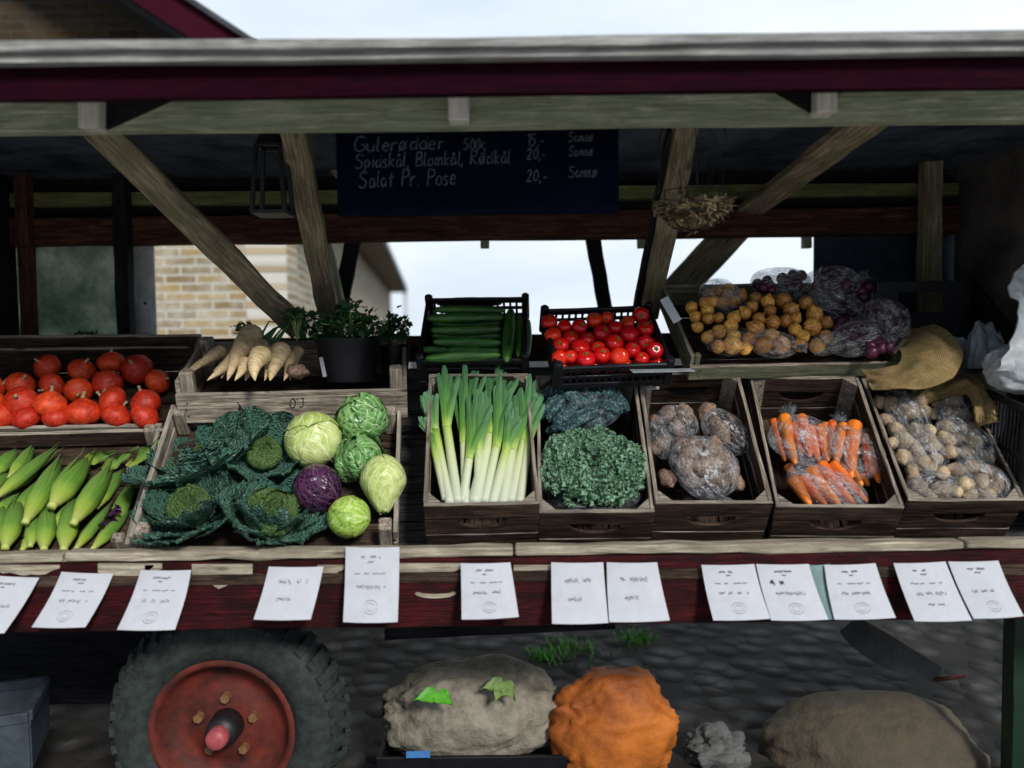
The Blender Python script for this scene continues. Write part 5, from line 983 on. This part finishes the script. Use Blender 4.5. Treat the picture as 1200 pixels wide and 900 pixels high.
# ------------------------------------------------------------ burlap and cloth on the right
def ribbon_cloth(name, path, widths, wdir, mats, label, cat, th=.006, seed=0, n=40, rip=.016):
    P = [Vector(p) for p in path]; mb = MB(); K = len(P)-1
    def cr(u):
        x = u*K; i = min(int(x), K-1); t_ = x-i; p0, p1, p2, p3 = P[max(i-1, 0)], P[i], P[i+1], P[min(i+2, K)]
        return .5*((2*p1)+(-p0+p2)*t_+(2*p0-5*p1+4*p2-p3)*t_*t_+(-p0+3*p1-3*p2+p3)*t_**3)
    def wv(u): x = u*K; i = min(int(x), K-1); t_ = x-i; return Vector(wdir[i]).lerp(Vector(wdir[i+1]), t_)*(widths[i]*(1-t_)+widths[i+1]*t_)
    tot = sum((P[i+1]-P[i]).length for i in range(K))
    def f(u, v, o_=0): p = cr(u)+wv(u)*(v-.5); d = (cr(min(1, u+.01))-cr(max(0, u-.01))).normalized(); nn = d.cross(wv(u).normalized()).normalized(); return p+nn*(rip*ns(u*7+seed, v*4)+rip*.5*ns(u*15, v*11, seed)-o_+.008*math.sin(v*5+u*3))
    c0 = P[K//2]; mb.surf(n, 16, lambda u, v: f(u, v)-c0, tcf=lambda u, v: (u*tot, (v-.5)*widths[0], 0)); mb.surf(n, 16, lambda u, v: f(1-u, v, th)-c0, tcf=lambda u, v: (u*tot, (v-.5)*widths[0], 0))
    for v_, fl in ((0, 0), (1, 1)): mb.surf(n, 1, lambda u, v, v_=v_: f(u if v_ == 0 else 1-u, v_, th*v)-c0, tcf=lambda u, v: (u*tot, v*.01, 0))
    return build(name, mb, mats, None, T(c0), label=label, cat=cat)
def PX(x, y, Y): return pt(750+x/2.667, 280+y/2.667, Y)
wy = Vector((.15, -.6, -.75)).normalized()
ribbon_cloth('burlap_sack', [PX(710, 440, 2.50), PX(770, 440, 2.46), PX(840, 430, 2.44), PX(895, 400, 2.46), PX(910, 350, 2.52), PX(880, 305, 2.60), PX(840, 290, 2.68)], [.085, .085, .10, .16, .19, .15, .08], [wy, wy, (.45, -.5, -.74), (.75, -.45, -.45), (.97, -.2, -.1), (.9, -.3, .35), (.8, -.3, .5)], [BURL], 'folded burlap sack draped over the back of the potato crate', 'sack', seed=3)
ribbon_cloth('burlap_fold', [PX(860, 500, 2.56), PX(930, 465, 2.55), PX(990, 440, 2.52), PX(1045, 460, 2.47), PX(1080, 520, 2.42), PX(1090, 580, 2.38)], [.05, .09, .12, .12, .11, .08], [(.3, -.5, -.8), (.25, -.5, -.8), (.0, -.6, -.8), (-.6, -.5, -.5), (-.85, -.4, -.1), (-.9, -.3, 0)], [BURL], 'rolled burlap edge hanging down the right side of the potato crate', 'sack', seed=5)
wk = wood('split_log_wood', (.05, .045, .03), (.2, .17, .12)); p = PX(800, 335, 2.55); mb = MB(); mb.box(T(0, 0, 0) @ RY(-50), .06, .05, .012, c=.003); build('wood_chip', mb, [wk]*2, None, T(p), label='greenish wood scrap standing between red onions and burlap', cat='wood scrap')
def blob(name, c, rx, ry, rz, m, lab, cat, seed, fold=.12, fr=2.0, rot=None, sq=.8, group=None):
    mb = MB(); o_ = seed*7.3
    def f(u, v):
        a = PI*u; d = Vector((math.sin(a)*math.cos(2*PI*v), math.sin(a)*math.sin(2*PI*v), -math.cos(a))); s = 1+fold*ns(d.x*fr+o_, d.y*fr, d.z*fr)*1.3+fold*.35*abs(ns(d.x*fr*2.1+o_, d.y*fr*2.1, d.z*fr*3))-fold*.3+fold*.12*ns(d.x*7+o_, d.y*7, d.z*7)+fold*.35*(abs(d.x)**3)*math.sin(9*math.atan2(d.z, d.y)+4*ns(d.x*3, o_))+fold*.45*abs(ns(d.x*3.1+d.z*2+o_, d.y*5, d.z*9-d.x*4))
        q = [math.copysign(abs(k)**sq, k) for k in d]; return (q[0]*rx*s, q[1]*ry*s, q[2]*rz*s)
    mb.surf(64, 96, f, close=True, tcf=lambda u, v: (u*rz*4, v*rx*6, 0)); return build(name, mb, [m], None, T(c) @ (rot or T(0, 0, 0)), label=lab, cat=cat, group=group)
blob('paper_wrapper', PX(1000, 345, 2.68), .075, .05, .03, BLUEP, 'crumpled pale blue paper beside the burlap', 'paper', 3, .35, 3, RY(20))
blob('paper_wrapper', PX(1035, 385, 2.64), .045, .04, .025, PAPER, 'crumpled white paper lying on the grey bag', 'paper', 5, .4, 3)
blob('fabric_bag', PX(1075, 460, 2.56), .06, .05, .20, GCLOTH, 'grey cloth bag hanging beside the potato crate', 'bag', 6, .12, 3)
ribbon_cloth('cloth', [PX(1275, 60, 2.38), PX(1245, 110, 2.36), PX(1225, 170, 2.36), PX(1262, 240, 2.34), PX(1255, 330, 2.32), PX(1230, 410, 2.30)], [.10, .16, .14, .16, .20, .24], [(1, .1, 0)]*6, [CLOTH], 'rumpled white cloth hanging at the right edge', 'cloth', seed=8, rip=.028, n=90)
blob('fabric_bag', PX(1235, 405, 2.36),   .14, .08, .075, CLOTH, 'pale grey padded cloth bag under the white cloth', 'bag', 9, .08, 2.4)
# black crate standing at the back right
bc = root('black_crate', frame((1.455, 2.86, 1.335), -4, 0, 0), 'tall black plastic crate with a hand hole behind the onions', 'crate', 'black plastic vegetable crates')
mb = MB(); k = 10; Wc, Hc = .36, .31
poly = [(-Wc/2, 0), (Wc/2, 0), (Wc/2-.03, Hc), (-Wc/2+.03, Hc)]; hole = [(.075*math.cos(2*PI*j/k), Hc-.075+.022*math.sin(2*PI*j/k)) for j in range(k)]
mb.box(T(0, 0, .10) @ RX(90), Wc, .20, .012, n=1, wob=0); mb.box(T(0, 0, Hc-.02) @ RX(90), Wc-.06, .04, .012, n=1, wob=0)
for s in (-1, 1): mb.box(T(s*.125, 0, .235) @ RX(90), .09, .075, .012, n=1, wob=0)
build('end_panel', mb, [BLK], bc)
mb = MB(); mb.prism([(0, 0), (-.42, 0), (-.42, .02), (0, Hc)], .014, T(Wc/2, 0, 0) @ RZ(90) @ RX(90)); build('side_panel', mb, [BLK], bc)
mb = MB(); mb.box(T(0, -.2, .006), Wc, .4, .012, n=1, wob=0); build('base_panel', mb, [BLK], bc)
plastic_crate(((1.62, 2.18, 1.25), -6, 8, 0), .40, .4, .30, 'black plastic crate at the right edge beneath the cloth bag')
mb = MB(); a = pt(776, 434, 2.42); mb.box(T(a) @ RX(8) @ RZ(4), .19, .05, .003, n=3, wob=.002); build('card_strip', mb, [GCLOTH], label='grey card strip lying on the rim above the root crate', cat='card')
mb = MB(); a = pt(786, 363, 2.50); mb.box(T(a) @ RY(-10) @ RX(80) @ RZ(-72), .085, .028, .0015, n=2, wob=0); build('white_tag', mb, [PAPER], label='white tag on the left side of the onion tray', cat='tag')
mb = MB(); a = pt(755, 482, 2.46) if False else onp(M3, 764, 455, -.02); mb.box(T(a) @ rot_on(M3, 2), .045, .010, .003, n=2); build('pale_strip', mb, [GALV], label='pale strip at the back wall of the root crate', cat='strip')
# ------------------------------------------------------------ hanging lantern and basket
p = pt(320, 250, 2.30); ln = root('lantern', T(p), 'black iron lantern hanging from the front beam', 'lantern'); w2 = .046; w1 = .032; H_ = .185
mb = MB()
for sx in (-1, 1):
    for sy in (-1, 1): mb.bar((sx*w2, sy*w2, 0), (sx*w1, sy*w1, H_), .012, .012, up=(0, 1, 0), n=1, wob=0)
for z, ww in ((0, w2), (H_, w1)):
    for s in (-1, 1): mb.bar((-ww, s*ww, z), (ww, s*ww, z), .009, .009, n=1, wob=0); mb.bar((s*ww, -ww, z), (s*ww, ww, z), .009, .009, n=1, wob=0)
build('frame', mb, [IRON], ln); mb = MB(); mb.box(T(0, 0, -.002), .1, .1, .008, n=1, wob=0); build('base', mb, [IRON], ln)
mb = MB(); mb.surf(6, 20, lambda u, v: ((.045-.03*u)*math.cos(2*PI*v), (.045-.03*u)*math.sin(2*PI*v), H_+.004+.05*u**.7), close=True); build('top_cap', mb, [IRON], ln)
mb = MB(); mb.tube([(.02*math.cos(a/10*2*PI), 0, H_+.068+.02*math.sin(a/10*2*PI)) for a in range(11)], .0022, 6); mb.tube([(0, 0, H_+.085), (0, -.3, H_+.12)], .0015, 5); build('hanging_ring', mb, [IRON], ln)
MOSS = simple_leaf('dry_moss', (.10, .07, .03), (.42, .31, .16), (.5, .4, .22), .9, 30)
p = pt(812, 243, 2.10); hb = root('hanging_basket', T(p), 'round wire hanging basket lined with dry moss', 'basket'); Rb = 43/F*2.1
mb = MB()
for zz, rr in ((.0, 1), (-.02, .85), (.035, 1.0)): mb.tube([(Rb*rr*math.cos(a/28*2*PI), Rb*rr*math.sin(a/28*2*PI), zz) for a in range(29)], .0016, 5)
for k in range(12): a = 2*PI*k/12; mb.tube([(Rb*math.cos(a), Rb*math.sin(a), .035), (Rb*math.cos(a)*.95, Rb*math.sin(a)*.95, -.01), (Rb*math.cos(a)*.55, Rb*math.sin(a)*.55, -.05), (0, 0, -.062)], .0016, 5)
build('wire_frame', mb, [IRON], hb)
mb = MB()
top = Vector((0, 0, .27))
for k in range(3): a = 2*PI*k/3+.4; e = Vector((Rb*math.cos(a), Rb*math.sin(a), .035)); mb.tube([e+(top-e)*(j/8)+Vector((math.cos(a), math.sin(a), 0))*.035*math.sin(PI*j/8) for j in range(9)], .0014, 5)
mb.tube([(Rb*math.cos(a/16*PI)*.9, 0, .16+.10*math.sin(a/16*PI)) for a in range(17)], .0018, 5); build('hanger', mb, [IRON], hb)
mb = MB(); r = random.Random(2)
for k in range(1500):
    a = r.uniform(0, 2*PI); q = Rb*math.sqrt(r.random())*.98; z = .022*(1-(q/Rb)**2)-.035*(1-(q/Rb)**2)*r.random()*1.6+r.uniform(-.006, .014); d = Vector((r.gauss(0, 1), r.gauss(0, 1), r.gauss(0, .5))).normalized()*r.uniform(.008, .02); c = Vector((q*math.cos(a), q*math.sin(a), z-.035*math.sqrt(max(0, 1-(q/Rb)**2))+.01)); n_ = d.orthogonal().normalized()*.0022
    mb.add([c-d-n_, c-d+n_, c+d+n_, c+d-n_], [(0, 1, 2, 3)], [(r.random(), 0, 0)]*4)
build('moss', mb, [MOSS], hb)
mb = MB(); r = random.Random(8)
for k in range(40):
    a = r.uniform(0, 2*PI); q = Rb*.7*r.random(); c = Vector((q*math.cos(a), q*math.sin(a), .01)); e = c+Vector((r.gauss(0, .02), r.gauss(0, .02), r.uniform(.03, .12))); mb.tube([c, c.lerp(e, .5)+Vector((r.gauss(0, .008), 0, 0)), e], .0007, 4)
build('dry_twigs', mb, [IRON], hb)
# ------------------------------------------------------------ things under the cart
SACK = plain('pale_dirty_sack', (.29, .26, .20), .9, .5, 16, .8, col2=(.13, .12, .09), dist=.02)
BSACK = plain('earth_brown_sack', (.095, .074, .05), .95, .6, 14, .9, col2=(.07, .06, .04), dist=.02)
OSACK = plain('orange_sack', (.52, .15, .015), .7, .6, 5, .8, col2=(.22, .05, .008), dist=.02)
p = pt(552, 832, 2.62); blob('sack', p, .285, .17, .155, SACK, 'pale grey full sack with green leaves on it under the cart', 'sack', 2, .13, 1.7, RY(-3), .8, 'sacks under the cart')
mb = MB(); p2 = pt(512, 812, 2.44)
for (a1, L_) in ((200, .075), (-38, .07)): leaf(mb, RX(45) @ RZ(a1), L_, .05, cup=.25, wave=.04, bl=.01, seed=a1, nu=10, nv=8)
build('green_leaf', mb, [BRIGHTL], None, T(p2), label='pair of bright green leaves lying on the pale sack', cat='leaf')
mb = MB(); p3 = pt(590, 800, 2.47)
for a1 in (250, 300, 200): leaf(mb, RX(40) @ RZ(a1), .075, .05, cup=.3, wave=.05, bl=.01, seed=a1, nu=10, nv=8)
build('dull_leaf', mb, [HERB if False else STEMG], None, T(p3), label='dull green wilted leaves at the top of the pale sack', cat='leaf')
p = pt(718, 858, 2.56); blob('sack', p, .205, .15, .20, OSACK, 'rust orange sack standing next to the pale sack', 'sack', 4, .16, 1.6, RY(6), .75, 'sacks under the cart')
p = pt(1020, 885, 2.75); blob('sack', p, .38, .22, .20, BSACK, 'large earth brown sack at the right under the cart', 'sack', 8, .09, 1.5, None, .85, 'sacks under the cart')
p = pt(838, 882, 2.72); blob('stone', p, .10, .09, .075, plain('grey_stone', (.13, .13, .125), .85, .6, 9, .6), 'pale grey stone between the orange and brown sacks', 'stone', 12, .3, 2.2)
p = pt(560, 905, 2.62); bx_ = root('produce_box', T(p.x, p.y, max(.0, p.z-.10)), 'low black box under the pale sack', 'crate'); mb = MB()
for s in (-1, 1): mb.box(T(0, s*.16, .09) @ RX(90), .62, .12, .015, n=2); mb.box(T(s*.30, 0, .09) @ RZ(90) @ RX(90), .30, .12, .015, n=2)
build('wall_panel', mb, [BLK], bx_); mb = MB(); mb.box(T(0, 0, .02), .60, .30, .012, n=1); build('base_panel', mb, [BLK], bx_)
mb = MB(); mb.box(T(pt(490, 884, 2.44)) @ RX(70), .075, .02, .003, n=2); build('blue_tag', mb, [plain('blue_plastic', (.03, .16, .42), .5)], label='small blue plastic tag at the foot of the pale sack', cat='tag')
# blue grey crate far left
TEAL = plain('blue_grey_plastic', (.05, .065, .085), .5, .5, 14)
p = pt(-25, 890, 2.45); tc2 = root('plastic_box', T(p) @ RZ(20), 'blue grey plastic box at the lower left edge', 'crate')
for nm, M_, L_ in (('front_panel', T(0, -.14, .1) @ RX(90), .34), ('back_panel', T(0, .14, .1) @ RX(90), .34), ('side_panel', T(-.17, 0, .1) @ RZ(90) @ RX(90), .27), ('side_panel', T(.17, 0, .1) @ RZ(90) @ RX(90), .27)):
    mb = MB(); mb.box(M_ @ T(0, .07, 0), L_, .03, .02, n=2); mb.box(M_ @ T(0, -.02, 0), L_, .15, .008, n=2); build(nm, mb, [TEAL], tc2)
# curved steel guard leaning behind, right
GUARD = plain('scratched_grey_steel', (.07, .07, .066), .6, .5, 14, .4)
mb = MB(); q0 = pt(985, 740, 2.9); q1 = pt(1015, 785, 2.8); q2 = pt(1100, 800, 2.75); q3 = pt(1130, 792, 2.75)
def gd(u, v): a = q0.lerp(q1, u).lerp(q1.lerp(q2, u), u); return a+Vector((.05*(1-u)+.02, .02, .05+.05*math.sin(PI*u)))*(v*1.0)-q1
mb.surf(20, 4, gd); mb.surf(20, 4, lambda u, v: Vector(gd(1-u, v))+Vector((0, .008, -.004))); gu = build('wheel_guard', mb, [GUARD], None, T(q1), label='curved grey steel guard with orange tip hanging under the cart', cat='wheel guard')
mb = MB(); mb.tube([q2-q1-Vector((.01, 0, -.01)), q3-q1], [.008, .007], 8); build('orange_tip', mb, [plain('orange_paint', (.10, .02, .008), .5)], gu)
GP = plain('dark_green_post_paint', (.008, .03, .014), .5); p = pt(1190, 800, 2.5); mb = MB(); mb.bar((p.x, 2.5, 0), (p.x, 2.5, .74), .06, .05, up=(0, 1, 0)); build('prop_post', mb, [GP]*2, None, None, label='dark green prop post at the lower right edge', cat='post')
mb = MB(); p = pt(70, 790, 2.9); mb.bar((p.x-.6, 3.0, .40), (p.x+.5, 3.0, .40), .62, .02, n=4); cpart('rear_skirt_board', mb, [WK]*2)
